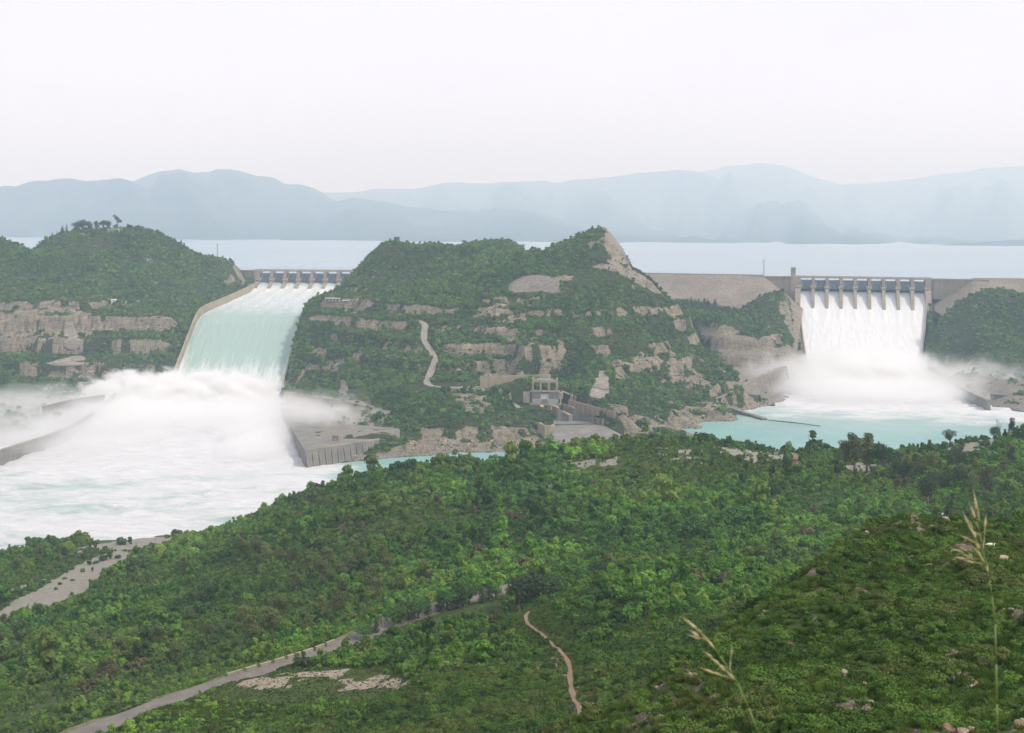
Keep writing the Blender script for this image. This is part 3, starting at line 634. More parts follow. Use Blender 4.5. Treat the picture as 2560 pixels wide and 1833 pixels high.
ribbon('outlet_track', outlet_road, 3.6, M['track'], 0.1, 0.1)
ribbon('bank_track', bank_track, 4.5, M['track'], 0.1, 0.2)
ribbon('gravel_bench_track', right_track, 7, M['track'], 0.1, 0.1)

# ------------------------------------------------------------------ water
def mat_river():
    t = NT('tail_water'); P = t.geo()
    foamy = t.attr('foam').outputs['Fac']
    n1 = t.noise(0.03, 8, 0.72, t.geo((0.55, 1.5, 1)), 1.6); n2 = t.noise(0.16, 7, 0.75, t.geo((0.5, 1.3, 1)), 1.4); n3 = t.noise(0.012, 4, 0.5, P)
    base = t.ramp(n3, [(0.35, (0.205, 0.445, 0.43)), (0.7, (0.27, 0.52, 0.495))])
    mixn = t.math('ADD', t.math('MULTIPLY', n1, 0.55), t.math('MULTIPLY', n2, 0.45))
    f = t.math('ADD', mixn, t.math('MULTIPLY_ADD', foamy, 0.52, -0.30))
    caps = t.ramp(t.noise(0.09, 6, 0.8, t.geo((0.35, 1.6, 1)), 2.0), [(0.60, 0.0), (0.68, 1.0)])
    fac = t.ramp(f, [(0.46, 0.0), (0.53, 0.5), (0.61, 1.0)]); fac = t.math('MAXIMUM', fac, t.math('MULTIPLY', caps, t.math('MULTIPLY_ADD', foamy, 1.2, 0.1), clamp=True))
    milky = t.mix(t.math('MULTIPLY', foamy, 1.15, clamp=True), base, (0.45, 0.56, 0.525))
    c = t.mix(fac, milky, (0.74, 0.745, 0.76))
    r = t.math('MULTIPLY_ADD', fac, 0.5, 0.28)
    return t.done(t.bsdf(c, r, t.bump(t.math('ADD', n2, t.math('MULTIPLY', t.noise(0.5, 4, 0.6, P), 0.4)), 0.9, 2.4), 0.35))
M['river'] = mat_river()
def reservoir_mat():
    t = NT('reservoir_water'); n = t.noise(0.004, 4, 0.5, t.geo((0.3, 1, 1)))
    c = t.ramp(n, [(0.35, (0.20, 0.31, 0.39)), (0.65, (0.25, 0.36, 0.43))])
    return t.done(t.bsdf(c, 0.22, t.bump(t.noise(0.05, 5, 0.65, t.geo((0.4, 1, 1))), 0.12, 0.6), 0.5))
M['reservoir'] = reservoir_mat()
# tail water: foam strength surveyed from the two plunge pools
xs = np.linspace(-760, 1100, 520); ys = np.linspace(690, 1640, 380); XX, YY = np.meshgrid(xs, ys)
pL = np.array([-330.0, 1330.0]); pR = np.array([455.0, 1545.0])
dl = np.hypot((XX - pL[0]) / 1.15, (YY - pL[1])); fl = 1.05 * (1 - sstep(160, 600, dl)) + 0.25 * (1 - sstep(400, 760, dl))
fl = np.maximum(fl, 0.74)
fl *= 1 - sstep(-175, -95, XX - 0.35 * (1040 - YY).clip(0, 300) * 0.6)
dr = np.hypot((XX - pR[0]), (YY - pR[1])); fr = 1.1 * (1 - sstep(110, 430, dr)) * (XX > 180)
foam = np.maximum(fl, fr) * 0.92 + 0.16 * fbm(XX / 60, YY / 30, 8, 3) + 0.10
foam = np.clip(np.where((XX > -120) & (XX < 190), np.minimum(foam, 0.2), foam), 0, 1.15)
hz = 1.7 * np.clip(foam, 0, 1) ** 1.5 * fbm(XX / 20, YY / 12, 15, 4) + 0.12 * fbm(XX / 9, YY / 6, 19, 2)
idx = np.arange(XX.size).reshape(XX.shape)
ff = np.stack([idx[:-1, :-1], idx[:-1, 1:], idx[1:, 1:], idx[1:, :-1]], -1).reshape(-1, 4)
tag(mesh_np('river', np.stack([XX, YY, hz], -1).reshape(-1, 3), ff, M['river'], None, True, {'foam': ('FLOAT', foam.astype(np.float32))}), kind='structure')
# reservoir behind the dam
def lin(sp, a, d): p = sp['o'] + sp['ex'] * a + sp['ey'] * d; return (float(p[0]), float(p[1]))
front = [(-9000, 1975), (-700, 1940), lin(LSP, -60, -4), lin(LSP, LSP['L'] + 40, -4), (-60, 1915), (180, 1895), lin(RSP, -70, -4), lin(RSP, RSP['L'] + 60, -4), (1100, 1762), (9000, 1762)]
vs = [(x, y, 122.0) for x, y in front] + [(x * 1.2, 30000, 122.0) for x, y in front]
n = len(front); tag(mesh_np('reservoir', vs, [(i, i + 1, n + i + 1, n + i) for i in range(n - 1)], M['reservoir']), kind='structure')

# ------------------------------------------------------------------ mountains across the reservoir
def mat_mountain():
    t = NT('mountain_scrub'); a = t.noise(0.003, 6, 0.65, t.geo()); b = t.noise(0.02, 5, 0.7, t.geo())
    c = t.ramp(a, [(0.3, (0.035, 0.05, 0.03)), (0.55, (0.06, 0.075, 0.045)), (0.75, (0.12, 0.11, 0.085))])
    c = t.mix(0.3, c, t.ramp(b, [(0.3, 0.1), (0.7, 0.9)]), 'OVERLAY'); return t.done(t.bsdf(c, 0.95, None, 0.1))
M['mountain'] = mat_mountain()
def mountain(D, sil, seed, foot=7350, back=3200):
    pts = np.array([at(x, y, D) for x, y in sil]); x0, x1 = pts[0, 0], pts[-1, 0]
    nx = 240; ny = 90; xs = np.linspace(x0, x1, nx); ts = np.linspace(-1, 1, ny); XX, TT = np.meshgrid(xs, ts)
    ridge = np.interp(XX, pts[:, 0], pts[:, 2]) - 118; ft = foot + 260 * fbm(XX / 900, 0 * XX, seed, 3)
    YY = np.where(TT < 0, D + TT * (D - ft), D + TT * back); XP = XX * YY / D      # slopes spread from the ridge towards the shore
    spur = fbm(XX / 700, TT * 1.8, seed + 3, 4); prof = np.clip(1 - np.abs(TT) ** 1.1, 0, 1); damp = np.clip(np.abs(TT) * 4, 0, 1)
    H = ridge * np.clip(prof ** 1.5 + 0.45 * spur * prof * damp, 0, 0.985) * (1 - 0.25 * damp * (TT < 0) * prof) + fbm(XX / 160, YY / 160, seed + 9, 4) * 9 * prof
    edge = np.minimum(sstep(x0, x0 + 400, XX), 1 - sstep(x1 - 400, x1, XX)); ZZ = 118 + np.where(ridge < 60, H * edge, H); ZZ = np.where(np.abs(TT) > 0.985, 112, ZZ)
    idx = np.arange(XX.size).reshape(XX.shape); f = np.stack([idx[:-1, :-1], idx[:-1, 1:], idx[1:, 1:], idx[1:, :-1]], -1).reshape(-1, 4)
    tag(mesh_np('mountain', np.stack([XP, YY, ZZ], -1).reshape(-1, 3), f, M['mountain'], None, True), kind='structure')
mountain(10600, [(-900, 470), (-400, 455), (-100, 470), (0, 466), (20, 461), (40, 463), (75, 450), (130, 448), (180, 446), (215, 453), (260, 447), (300, 443), (335, 450), (400, 487), (470, 530), (540, 560), (620, 575), (800, 590)], 1)
mountain(13000, [(100, 560), (260, 500), (335, 450), (390, 428), (450, 421), (485, 431), (520, 427), (550, 419), (580, 421), (640, 436), (690, 444), (710, 456), (765, 462), (800, 476), (840, 505), (900, 540), (1000, 565), (1150, 580)], 2)
mountain(11600, [(700, 560), (790, 520), (835, 502), (880, 494), (910, 496), (1016, 514), (1110, 524), (1190, 526), (1242, 519), (1290, 522), (1332, 530), (1400, 548), (1500, 565), (1600, 575), (1700, 580)], 3)
mountain(19000, [(600, 520), (700, 475), (800, 480), (850, 481), (890, 480), (930, 472), (960, 470), (1050, 470), (1085, 461), (1110, 455), (1150, 454), (1200, 457), (1260, 454), (1350, 450), (1400, 455), (1440, 448), (1520, 440), (1600, 430), (1700, 422), (1760, 430), (1850, 470), (1950, 540)], 4, 9500)
mountain(20500, [(1400, 575), (1480, 560), (1547, 542), (1610, 520), (1671, 497), (1740, 470), (1806, 446), (1840, 438), (1874, 435), (1920, 440), (1964, 452), (2020, 466), (2089, 485), (2160, 512), (2235, 538), (2300, 552), (2400, 565), (2560, 575), (2800, 580)], 5)
mountain(23500, [(1650, 470), (1760, 425), (1850, 408), (1900, 404), (1960, 412), (2030, 438), (2100, 460), (2180, 455), (2280, 446), (2340, 436), (2400, 425), (2480, 416), (2560, 412), (2700, 405), (2900, 420), (3200, 470)], 6, 11500)
mountain(7900, [(2230, 618), (2280, 614), (2360, 611), (2440, 607), (2520, 603), (2600, 600), (2800, 592), (3100, 590)], 7, 7200, 500)

# ------------------------------------------------------------------ haze in the air
def haze_mat(dens, col):
    t = NT('air_haze'); p = t.n('VolumePrincipled'); p.inputs['Color'].default_value = col + (1,); p.inputs['Absorption Color'].default_value = (1, 1, 1, 1); p.inputs['Density'].default_value = dens
    p.inputs['Anisotropy'].default_value = 0.0
    t.l(p.outputs[0], t.out.inputs['Volume']); return t.m
M['haze'] = haze_mat(1.4e-4, (0.62, 0.81, 1.0))
hb = MB().box(-19000, 19000, -1500, 28000, -16, 1600).build('haze', M['haze']); tag(hb, kind='stuff')
# ------------------------------------------------------------------ embankment dams
def mat_rockfill():
    t = NT('rockfill_face'); a = t.noise(0.02, 5, 0.6, t.geo()); b = t.noise(0.5, 6, 0.8, t.geo())
    c = t.ramp(a, [(0.3, (0.20, 0.17, 0.145)), (0.7, (0.29, 0.245, 0.205))]); c = t.mix(0.8, c, t.ramp(b, [(0.32, 0.05), (0.68, 0.95)]), 'OVERLAY')
    gz = t.noise(0.03, 4, 0.6, t.geo((1, 1, 3))); c = t.mix(t.math('MULTIPLY', t.ramp(gz, [(0.55, 0.0), (0.7, 1.0)]), 0.35), c, (0.16, 0.18, 0.09))
    return t.done(t.bsdf(c, 0.95, t.bump(b, 0.8, 1.0), 0.1))
M['rockfill'] = mat_rockfill()
def embankment(p0, p1, cone0, cone1, label, seed):
    p0 = np.array(p0); p1 = np.array(p1); L = np.linalg.norm(p1 - p0); ex = (p1 - p0) / L; ey = np.array([ex[1], -ex[0]])
    a0 = -60 if cone0 else 0; a1 = L + (60 if cone1 else 0)
    aa = np.linspace(a0, a1, int((a1 - a0) / 4)); dd = np.r_[-60, -30, -7, np.linspace(-5, 5, 5), np.linspace(7, 250, 80)]
    A, D = np.meshgrid(aa, dd)
    e = np.maximum(-A if cone0 else 0 * A, (A - L) if cone1 else 0 * A).clip(0)
    drop = np.hypot(np.clip(D - 6, 0, None) / 2.35, e / 1.35); up = np.clip(-5 - D, 0, None) / 2.2
    z = 130 - np.maximum(drop, up) + fbm(A / 12, D / 12, seed, 4) * 0.9 * (D > 8) + fbm(A / 3.5, D / 3.5, seed + 5, 2) * 0.4 * (D > 8)
    P = p0 + A[..., None] * ex + D[..., None] * ey
    idx = np.arange(A.size).reshape(A.shape); f = np.stack([idx[:-1, :-1], idx[1:, :-1], idx[1:, 1:], idx[:-1, 1:]], -1).reshape(-1, 4)
    o = mesh_np('embankment_dam', np.concatenate([P, z[..., None]], -1).reshape(-1, 3), f, M['rockfill'], None, True)
    tag(o, label, 'dam')
    b = MB(); q0 = p0 + ey * 5.2; q1 = p1 + ey * 5.2
    b.bar((q0[0], q0[1], 130.6), (q1[0], q1[1], 130.6), 0.5, 1.3).build('crest_parapet', M['concrete'], o)
    return o
pl = lin(RSP, -52, 0)
embankment((95, 1902), pl, False, True, 'long grey rockfill dam slope between the rocky peak and the nine-gate spillway', 3)
pr = lin(RSP, RSP['L'] + 62, 0)
embankment(pr, (1500, 1752), True, False, 'rockfill dam slope behind the wooded mound at the far right edge', 8)

# ------------------------------------------------------------------ gated spillways
def flow_mat(name, green):
    t = NT(name); fo = t.attr('foam').outputs['Fac']
    v = t.n('CombineXYZ'); t.l(t.attr('fu').outputs['Fac'], v.inputs[0]); t.l(t.attr('fd').outputs['Fac'], v.inputs[1])
    def nz(sx, sy, det=5):
        m = t.n('Mapping'); t.l(v.outputs[0], m.inputs[0]); m.inputs['Scale'].default_value = (sx, sy, 1); return t.noise(1.0, det, 0.65, m.outputs[0], 0.4)
    st = nz(0.35, 0.025); sp = nz(0.9, 0.12, 6); br = nz(0.08, 0.05, 4)
    n = t.math('ADD', t.math('MULTIPLY', st, 0.5), t.math('ADD', t.math('MULTIPLY', sp, 0.35), t.math('MULTIPLY', br, 0.15)))
    f = t.math('ADD', n, t.math('MULTIPLY_ADD', fo, 0.62, -0.40))
    fac = t.ramp(f, [(0.38, 0.0), (0.52, 0.5), (0.68, 1.0)])
    c = t.mix(fac, green, (0.76, 0.765, 0.775))
    return t.done(t.bsdf(c, 0.4, t.bump(t.math('ADD', sp, st), 0.5, 1.0), 0.3))
M['flow_green'] = flow_mat('fast_green_water', (0.33, 0.445, 0.405)); M['flow_white'] = flow_mat('white_water', (0.58, 0.63, 0.67))

def spillway(sp, prof, side, label, wall_h, tower, mats, seed, lamp=True):
    rz = math.atan2(sp['ex'][1], sp['ex'][0]); nb, pt, L = sp['nb'], sp['pitch'], sp['L']
    E = empty('spillway', (sp['o'][0], sp['o'][1], 0), rz); tag(E, label, 'spillway')
    pf = lambda d: float(np.interp(d, prof[:, 0], prof[:, 1]))
    pw = 4.6; first = None; blk = None
    tail = 36.0
    pp = [(12, 84), (12, 127.2), (-12, 127.2), (-12.4, 114), (-16, 110.5), (-tail + 3, pf(tail) + 3.5), (-tail, pf(tail) + 0.5), (-tail, 80), (0, 80)]
    for i in range(nb + 1):
        end = i in (0, nb)
        if end or first is None:
            w = 8.0 if end else pw
            x0 = (-w + 2.2 if i == 0 else -2.2) if end else -w / 2
            o = MB().prism_x(pp, x0, x0 + w).build('pier', M['pier'], E, bevel=0.15)
            if not end: first = o
        else:
            o = bpy.data.objects.new('pier', first.data); link(o, E)
        o.location = (i * pt, 0, 0)
        if blk is None:
            blk = MB().prism_x([(-9.5, 112.2), (-9.5, 116.4), (-14.2, 116.4), (-15.0, 114.2), (-13.4, 111.4)], -3.5, 3.5).build('trunnion_block', M['pier'], o, bevel=0.12)
        else: link(bpy.data.objects.new('trunnion_block', blk.data), o)
        if lamp:
            p = MB().tube((0, 0, 0), (0, 0, 7.5), 0.14, 0.09, 5).bar((0, 0, 7.4), (0, -1.8, 7.6), 0.16, 0.14).build('lamp_post', M['steel'], E); p.location = (i * pt, 5, 130)
    # radial gates
    r = 17.0; zt, dt = 115.0, 13.5; span = pt - pw
    proto = {}
    for i in range(nb):
        xm = (i + 0.5) * pt
        if not proto:
            b = MB(); ang = [math.radians(a) for a in np.linspace(-13, 35, 13)]
            vs = [(x, -(dt - rr * math.cos(a)), zt + r * math.sin(a)) for rr in (r, r - 0.5) for a in ang for x in (-span / 2 + 0.1, span / 2 - 0.1)]
            n = len(ang); fs = [(2 * k, 2 * k + 1, 2 * k + 3, 2 * k + 2) for k in range(n - 1)] + [(2 * n + 2 * k, 2 * n + 2 * k + 2, 2 * n + 2 * k + 3, 2 * n + 2 * k + 1) for k in range(n - 1)]
            fs += [(0, 2 * n, 2 * n + 1, 1), (2 * n - 2, 2 * n - 1, 4 * n - 1, 4 * n - 2)] + [(2 * k + s, 2 * k + 2 + s, 2 * n + 2 * k + 2 + s, 2 * n + 2 * k + s) for k in range(n - 1) for s in (0, 1)]
            g = b.add(vs, fs).build('gate', M['gate'], E); proto['gate'] = g
            ribs = []
            for a in np.radians((-10, -1, 8, 17, 26, 33)):
                y, z = -(dt - (r - 0.9) * math.cos(a)), zt + (r - 0.9) * math.sin(a)
                ribs.append(MB().box(-span / 2 + 0.2, span / 2 - 0.2, y - 0.45, y + 0.38, z - 0.28, z + 0.28).build('rib', M['gate_rib'], g))
            girders = []
            for x in np.linspace(-span / 2 + 1.2, span / 2 - 1.2, 6):
                q = [(x, -(dt - (r - 0.6) * math.cos(a)), zt + (r - 0.6) * math.sin(a)) for a in np.radians(np.linspace(-12, 34, 6))]
                mbb = MB(); [mbb.bar(u, w_, 0.28, 0.5) for u, w_ in zip(q[:-1], q[1:])]; girders.append(mbb.build('girder', M['gate_rib'], g))
            arms = []
            for s in (-1, 1):
                for a in (-6, 9, 24):
                    a = math.radians(a); e = (s * span * 0.34, -(dt - (r - 1.2) * math.cos(a)), zt + (r - 1.2) * math.sin(a))
                    arms.append(MB().bar((s * (span / 2 - 0.6), -dt + 0.4, zt - 0.3), e, 0.75, 0.75).build('gate_arm', M['gate_arm'], g))
            proto['sub'] = ribs + girders + arms
        else:
            g = proto['gate'].copy(); link(g, E)
            for c in proto['sub']: cc = c.copy(); link(cc, g)
        g.location = (xm, 0, 0)
    # bridge over the gates, with its parapet
    ext = 8
    MB().box(-ext, L + ext, -11.0, -5.0, 127.5, 129.3).build('bridge_deck', M['pier'], E, bevel=0.1)
    MB().box(-ext, L + ext, 6.0, 11.0, 127.5, 129.2).build('road_deck', M['pier'], E, bevel=0.1)
    rail = MB().box(-ext, L + ext, -10.9, -10.75, 130.2, 130.36)
    for x in np.arange(-ext, L + ext, 2.6): rail.box(x, x + 0.12, -10.9, -10.78, 129.3, 130.2)
    rail.build('railing', M['steel'], E)
    MB().box(-ext, L + ext, 10.5, 10.85, 129.2, 130.3).build('parapet', M['concrete'], E)
    # side walls of the chute
    for s in (0, 1):
        ds = np.r_[14, 20, np.arange(30, prof[-1, 0] - 45, 10)]
        out = []; vs = []; fs = []
        for j, d in enumerate(ds):
            a = float(side(np.array(d))[s]); z = pf(d); sg = -1 if s == 0 else 1
            h = max(wall_h(d), 1.0)
            for (x, zz) in ((a, z - 6), (a, z + h), (a + sg * 1.8, z + h), (a + sg * 1.8, z - 9)): vs.append((x, -d, zz))
        n = len(ds)
        for j in range(n - 1):
            for k in range(4): fs.append((4 * j + k, 4 * j + (k + 1) % 4, 4 * j + 4 + (k + 1) % 4, 4 * j + 4 + k))
        fs += [(0, 1, 2, 3), (4 * n - 1, 4 * n - 2, 4 * n - 3, 4 * n - 4)]
        MB().add(vs, fs).build('chute_wall', mats['wall'], E)
    # concrete wing walls carrying the crest road
    for x0, x1 in ((-78, -6), (L + 6, L + 84)):
        if x0 < 0 and tower is None and False: continue
        w = MB().box(x0, x1, -9.0, -4.0, 100, 127.6).build('wing_wall', M['pier'], E)
        MB().box(x0, x1, -10.4, 9.0, 127.6, 129.4).build('crest_slab', M['pier'], w, bevel=0.1)
        for x in np.arange(x0 + 4, x1, 7.4): MB().box(x, x + 0.9, -9.9, -9.0, 100, 127.6).build('buttress', M['pier'], w)
    if tower is not None:
        x0, x1, zt2, y0, y1 = tower
        tw = MB().box(x0, x1, y0, y1, 92, zt2).build('hoist_tower', M['pier'], E, bevel=0.2)
        MB().box(x0 - 0.4, x1 + 0.4, y0 - 0.4, y1 + 0.4, zt2, zt2 + 0.7).build('tower_cap', M['pier'], tw)
    # the water on the chute
    nu = 120; ds = np.r_[np.arange(-2, 40, 1.0), np.arange(40, prof[-1, 0] + 0.1, 3.0)]
    U, Dm = np.meshgrid(np.linspace(0, 1, nu), ds); l, r2 = side(Dm); A = l + 0.3 + U * (r2 - l - 0.6)
    z = np.interp(Dm, prof[:, 0], prof[:, 1]); k = np.exp(-((((A / pt) + 0.5) % 1 - 0.5) * pt / 2.2) ** 2) * sstep(tail - 1, tail + 3, Dm) * (1 - sstep(tail + 5, tail + 45, Dm))
    z = z + 1.0 * k + fbm(A / 3.5, Dm / 16, seed, 3) * 0.35 * sstep(5, 60, Dm) + 0.15 * fbm(A / 1.5, Dm / 5, seed + 4, 2)
    P = np.stack([sp['o'][0] + A * sp['ex'][0] + Dm * sp['ey'][0], sp['o'][1] + A * sp['ex'][1] + Dm * sp['ey'][1], z], -1)
    fo = np.interp(Dm, mats['foam'][0], mats['foam'][1]) + 0.035 * np.sin(A / pt * 6.283) + 0.35 * k + 0.45 * np.exp(-np.minimum(A - l, r2 - A) / 2.2) * (Dm > 40)
    idx = np.arange(A.size).reshape(A.shape); f = np.stack([idx[:-1, :-1], idx[1:, :-1], idx[1:, 1:], idx[:-1, 1:]], -1).reshape(-1, 4)
    f32 = np.float32
    w = mesh_np('spillway_water', P.reshape(-1, 3), f, mats['water'], None, True, {'foam': ('FLOAT', fo.astype(f32)), 'fu': ('FLOAT', A.astype(f32)), 'fd': ('FLOAT', Dm.astype(f32))})
    tag(w, kind='structure'); return E
spillway(LSP, LPROF, lside, 'seven-gate spillway with a pale curved chute wall beside the leftmost wooded hill', lambda d: 1.5 if d < 20 else min(9.0, 2 + (d - 20) * 0.3), (LSP['L'] + 12, LSP['L'] + 21, 144, -4, 6),
         dict(wall=M['concrete'], water=M['flow_green'], foam=([0, 10, 30, 60, 120, 250, 330, 370, 420, 455, 490, 540], [0.25, 0.5, 0.86, 0.84, 0.76, 0.66, 0.52, 0.30, 0.26, 0.48, 0.82, 1.0])), 5)
spillway(RSP, RPROF, rside, 'nine-gate spillway pouring a wide sheet of white water, tall concrete tower at one end', lambda d: 2.0 if d < 20 else 4.5, (-12.5, -5.5, 142, -13, -3),
         dict(wall=M['pier'], water=M['flow_white'], foam=([0, 6, 20, 60, 240], [0.42, 0.58, 0.76, 0.90, 1.0])), 9)

# ------------------------------------------------------------------ training walls and platforms round the pools
def wall_line(name, pts, t, zb, mat, label, cat='wall', cap=None, panel=0.0, lean=0.0):
    """A concrete wall along a plan line: pts (x, y, top z), thickness t, foot level zb; upright panel joints when panel > 0."""
    p = np.asarray(pts, float); d = np.gradient(p[:, :2], axis=0); d /= np.linalg.norm(d, axis=1)[:, None]; nr = np.c_[d[:, 1], -d[:, 0]]
    vs, fs = [], []
    for i in range(len(p)):
        q = p[i, :2]; o = q + nr[i] * t
        vs += [(q[0] - nr[i][0] * lean, q[1] - nr[i][1] * lean, zb), (q[0], q[1], p[i, 2]), (o[0], o[1], p[i, 2]), (o[0], o[1], zb)]
    n = len(p)
    for i in range(n - 1):
        for k in range(4): fs.append((4 * i + k, 4 * i + (k + 1) % 4, 4 * i + 4 + (k + 1) % 4, 4 * i + 4 + k))
    fs += [(0, 1, 2, 3), (4 * n - 1, 4 * n - 2, 4 * n - 3, 4 * n - 4)]
    o = MB().add(vs, fs).build(name, mat); tag(o, label, cat)
    if cap:
        b = MB()
        for i in range(n - 1):
            a_, b_ = p[i], p[i + 1]; m0 = a_[:2] + nr[i] * t / 2; m1 = b_[:2] + nr[i + 1] * t / 2
            b.bar((m0[0], m0[1], a_[2] + 0.25), (m1[0], m1[1], b_[2] + 0.25), t + 0.6, 0.5)
        b.build('coping', cap, o)
    if panel:
        L = np.r_[0, np.cumsum(np.linalg.norm(np.diff(p[:, :2], axis=0), axis=1))]
        for s in np.arange(panel / 2, L[-1], panel):
            q = np.array([np.interp(s, L, p[:, k]) for k in range(3)]); nn = np.array([np.interp(s, L, nr[:, k]) for k in range(2)]); dd = np.array([np.interp(s, L, d[:, k]) for k in range(2)])
            b = MB(); f0 = q[:2] - nn * 0.35; w = dd * panel * 0.13
            b.add([(f0[0] - w[0] - nn[0] * lean, f0[1] - w[1] - nn[1] * lean, zb), (f0[0] + w[0] - nn[0] * lean, f0[1] + w[1] - nn[1] * lean, zb), (f0[0] + w[0], f0[1] + w[1], q[2] - 0.6), (f0[0] - w[0], f0[1] - w[1], q[2] - 0.6),
                   (q[0] - w[0] + nn[0], q[1] - w[1] + nn[1], zb), (q[0] + w[0] + nn[0], q[1] + w[1] + nn[1], zb), (q[0] + w[0] + nn[0], q[1] + w[1] + nn[1], q[2] - 0.6), (q[0] - w[0] + nn[0], q[1] - w[1] + nn[1], q[2] - 0.6)],
                  [(0, 1, 2, 3), (7, 6, 5, 4), (0, 3, 7, 4), (1, 5, 6, 2), (3, 2, 6, 7), (0, 4, 5, 1)])
            b.build('pilaster', mat, o)
    return o
# concrete platform between the foaming pool and the river
PLZ = 13.5
pf_ = [atz(763, 1128, PLZ), atz(860, 1113, PLZ), atz(958, 1099, PLZ), atz(998, 1094, PLZ), atz(1000, 1070, PLZ), atz(850, 1060, PLZ), atz(735, 1003, PLZ), atz(698, 1010, PLZ), atz(706, 1038, PLZ), atz(735, 1082, PLZ)]
plat = MB().prism_z([(p[0], p[1]) for p in pf_], -8, PLZ).build('concrete_platform', M['grey_concrete']); tag(plat, 'grey wedge-shaped concrete platform jutting between the foaming pool and the river', 'platform')
fr = np.array([pf_[0], pf_[1], pf_[2], pf_[3]]); fr = resample(fr, 6.0)
for a_, b_ in zip(fr[:-1], fr[1:]):
    d = (b_ - a_)[:2]; d /= np.linalg.norm(d); nn = np.array([d[1], -d[0]]); m_ = (a_ + b_)[:2] / 2 + nn * 0.2
    q = np.array([m_ - d * 2.9, m_ + d * 2.9]); lean = nn * 3.2
    MB().add([(q[0][0] + lean[0], q[0][1] + lean[1], -6), (q[1][0] + lean[0], q[1][1] + lean[1], -6), (q[1][0], q[1][1], PLZ - 1.2), (q[0][0], q[0][1], PLZ - 1.2), (q[0][0] - nn[0], q[0][1] - nn[1], -6), (q[1][0] - nn[0], q[1][1] - nn[1], -6), (q[1][0] - nn[0], q[1][1] - nn[1], PLZ - 1.2), (q[0][0] - nn[0], q[0][1] - nn[1], PLZ - 1.2)],
             [(0, 1, 2, 3), (7, 6, 5, 4), (0, 3, 7, 4), (1, 5, 6, 2), (3, 2, 6, 7), (0, 4, 5, 1)]).build('wall_panel', M['grey_concrete'], plat)
b = MB()
for a_, b_ in zip(fr[:-1], fr[1:]): b.bar((a_[0], a_[1] + 6, PLZ + 0.3), (b_[0], b_[1] + 6, PLZ + 0.3), 1.0, 0.7)
b.build('kerb', M['concrete'], plat)
hp = atz(839, 1102, PLZ)
hut = MB().box(-2.6, 2.6, -2.2, 2.2, 0, 4.2).build('concrete_hut', M['brown_wall'], bevel=0.1); hut.location = (hp[0], hp[1], PLZ); tag(hut, 'small square concrete hut standing on the wedge-shaped platform', 'hut')
MB().box(-2.9, 2.9, -2.5, 2.5, 4.2, 4.6).build('roof_slab', M['grey_concrete'], hut); MB().box(-0.5, 0.5, -2.26, -2.1, 0.1, 2.2).build('door', M['steel'], hut)
# wall on the far left of the foaming pool
wall_line('training_wall', resample([atz(-260, 1200, 12), atz(-60, 1148, 12), atz(0, 1127, 12), atz(60, 1108, 12), atz(120, 1090, 12), atz(190, 1062, 13), atz(250, 1020, 16), atz(290, 985, 19)], 12), -3, -8, M['grey_concrete'],
          'curved grey concrete retaining wall along the outer bank of the foaming pool', 'wall', M['concrete'], 0.0, 2.0)
wall_line('training_wall', resample([atz(262, 989, 23), atz(215, 994, 23), atz(165, 1003, 23), atz(110, 1017, 23)], 10), 2, 8, M['grey_concrete'], 'higher concrete wall behind the spray below the cliff benches', 'wall', M['concrete'])
wall_line('training_wall', resample([atz(715, 982, 22), atz(790, 993, 22), atz(870, 1006, 22), atz(965, 1026, 21)], 10), -2, 8, M['concrete'], 'long pale retaining wall descending from the foot of the seven-gate chute', 'wall', M['concrete'])
# blocks beside the nine-gate pool
bp = [atz(1858, 984, 12), atz(1896, 988, 12), atz(1908, 965, 12), atz(1935, 945, 12), atz(1960, 925, 14), atz(1925, 922, 14), atz(1880, 950, 12)]
tag(MB().prism_z([(p[0], p[1]) for p in bp], -8, 12).build('pool_wall', M['grey_concrete']), 'dark concrete block wall at the river end of the nine-gate pool', 'wall')
wall_line('training_wall', resample([atz(2335, 915, 14), atz(2365, 940, 14), atz(2400, 962, 13), atz(2440, 985, 12), atz(2476, 1000, 11)], 10), 4, -8, M['grey_concrete'], 'curving dark concrete wall on the right bank below the nine-gate spillway', 'wall', M['concrete'], 10.0, 1.5)
wall_line('training_wall', resample([atz(2476, 985, 11), atz(2520, 990, 11), atz(2600, 998, 10), atz(2760, 1010, 9)], 10), -4, -6, M['dark_concrete'], 'low dark stone-faced wall beside the river at the right edge', 'wall', None, 8.0, 2.5)
# jetty and the boom of floats leading from it
j0, j1, j2 = atz(1822, 1018, 4.5), atz(1912, 1047, 1.6), atz(2052, 1066, 0.3)
J = empty('jetty', (j0[0], j0[1], 0)); tag(J, 'narrow sloping concrete jetty running from the rocky bank into turquoise water', 'jetty')
off = lambda p: (p[0] - j0[0], p[1] - j0[1], p[2])
MB().bar(off(j0), off(j1), 5.5, 1.0).build('deck', M['grey_concrete'], J, bevel=0.1)
MB().bar((off(j0)[0], off(j0)[1], 1.2), (off(j1)[0], off(j1)[1], -0.3), 4.6, 3.4).build('side_wall', M['dark_concrete'], J)
B = empty('float_boom', (j1[0], j1[1], 0)); tag(B, 'line of dark floats strung across the water from the jetty', 'boom')
nfl = 46
for k in range(nfl):
    t = (k + 0.5) / nfl; p = np.array(j1) * (1 - t) + np.array(j2) * t; e = (np.array(j2) - np.array(j1)) / nfl * 0.42
    p = p - np.array([j1[0], j1[1], 0]); p[2] = 0.35; p[1] += 4 * math.sin(t * 3.0)
    MB().tube((p[0] - e[0], p[1] - e[1], 0.35), (p[0] + e[0], p[1] + e[1], 0.35), 0.55, None, 6).build('float', M['dark_concrete'], B)
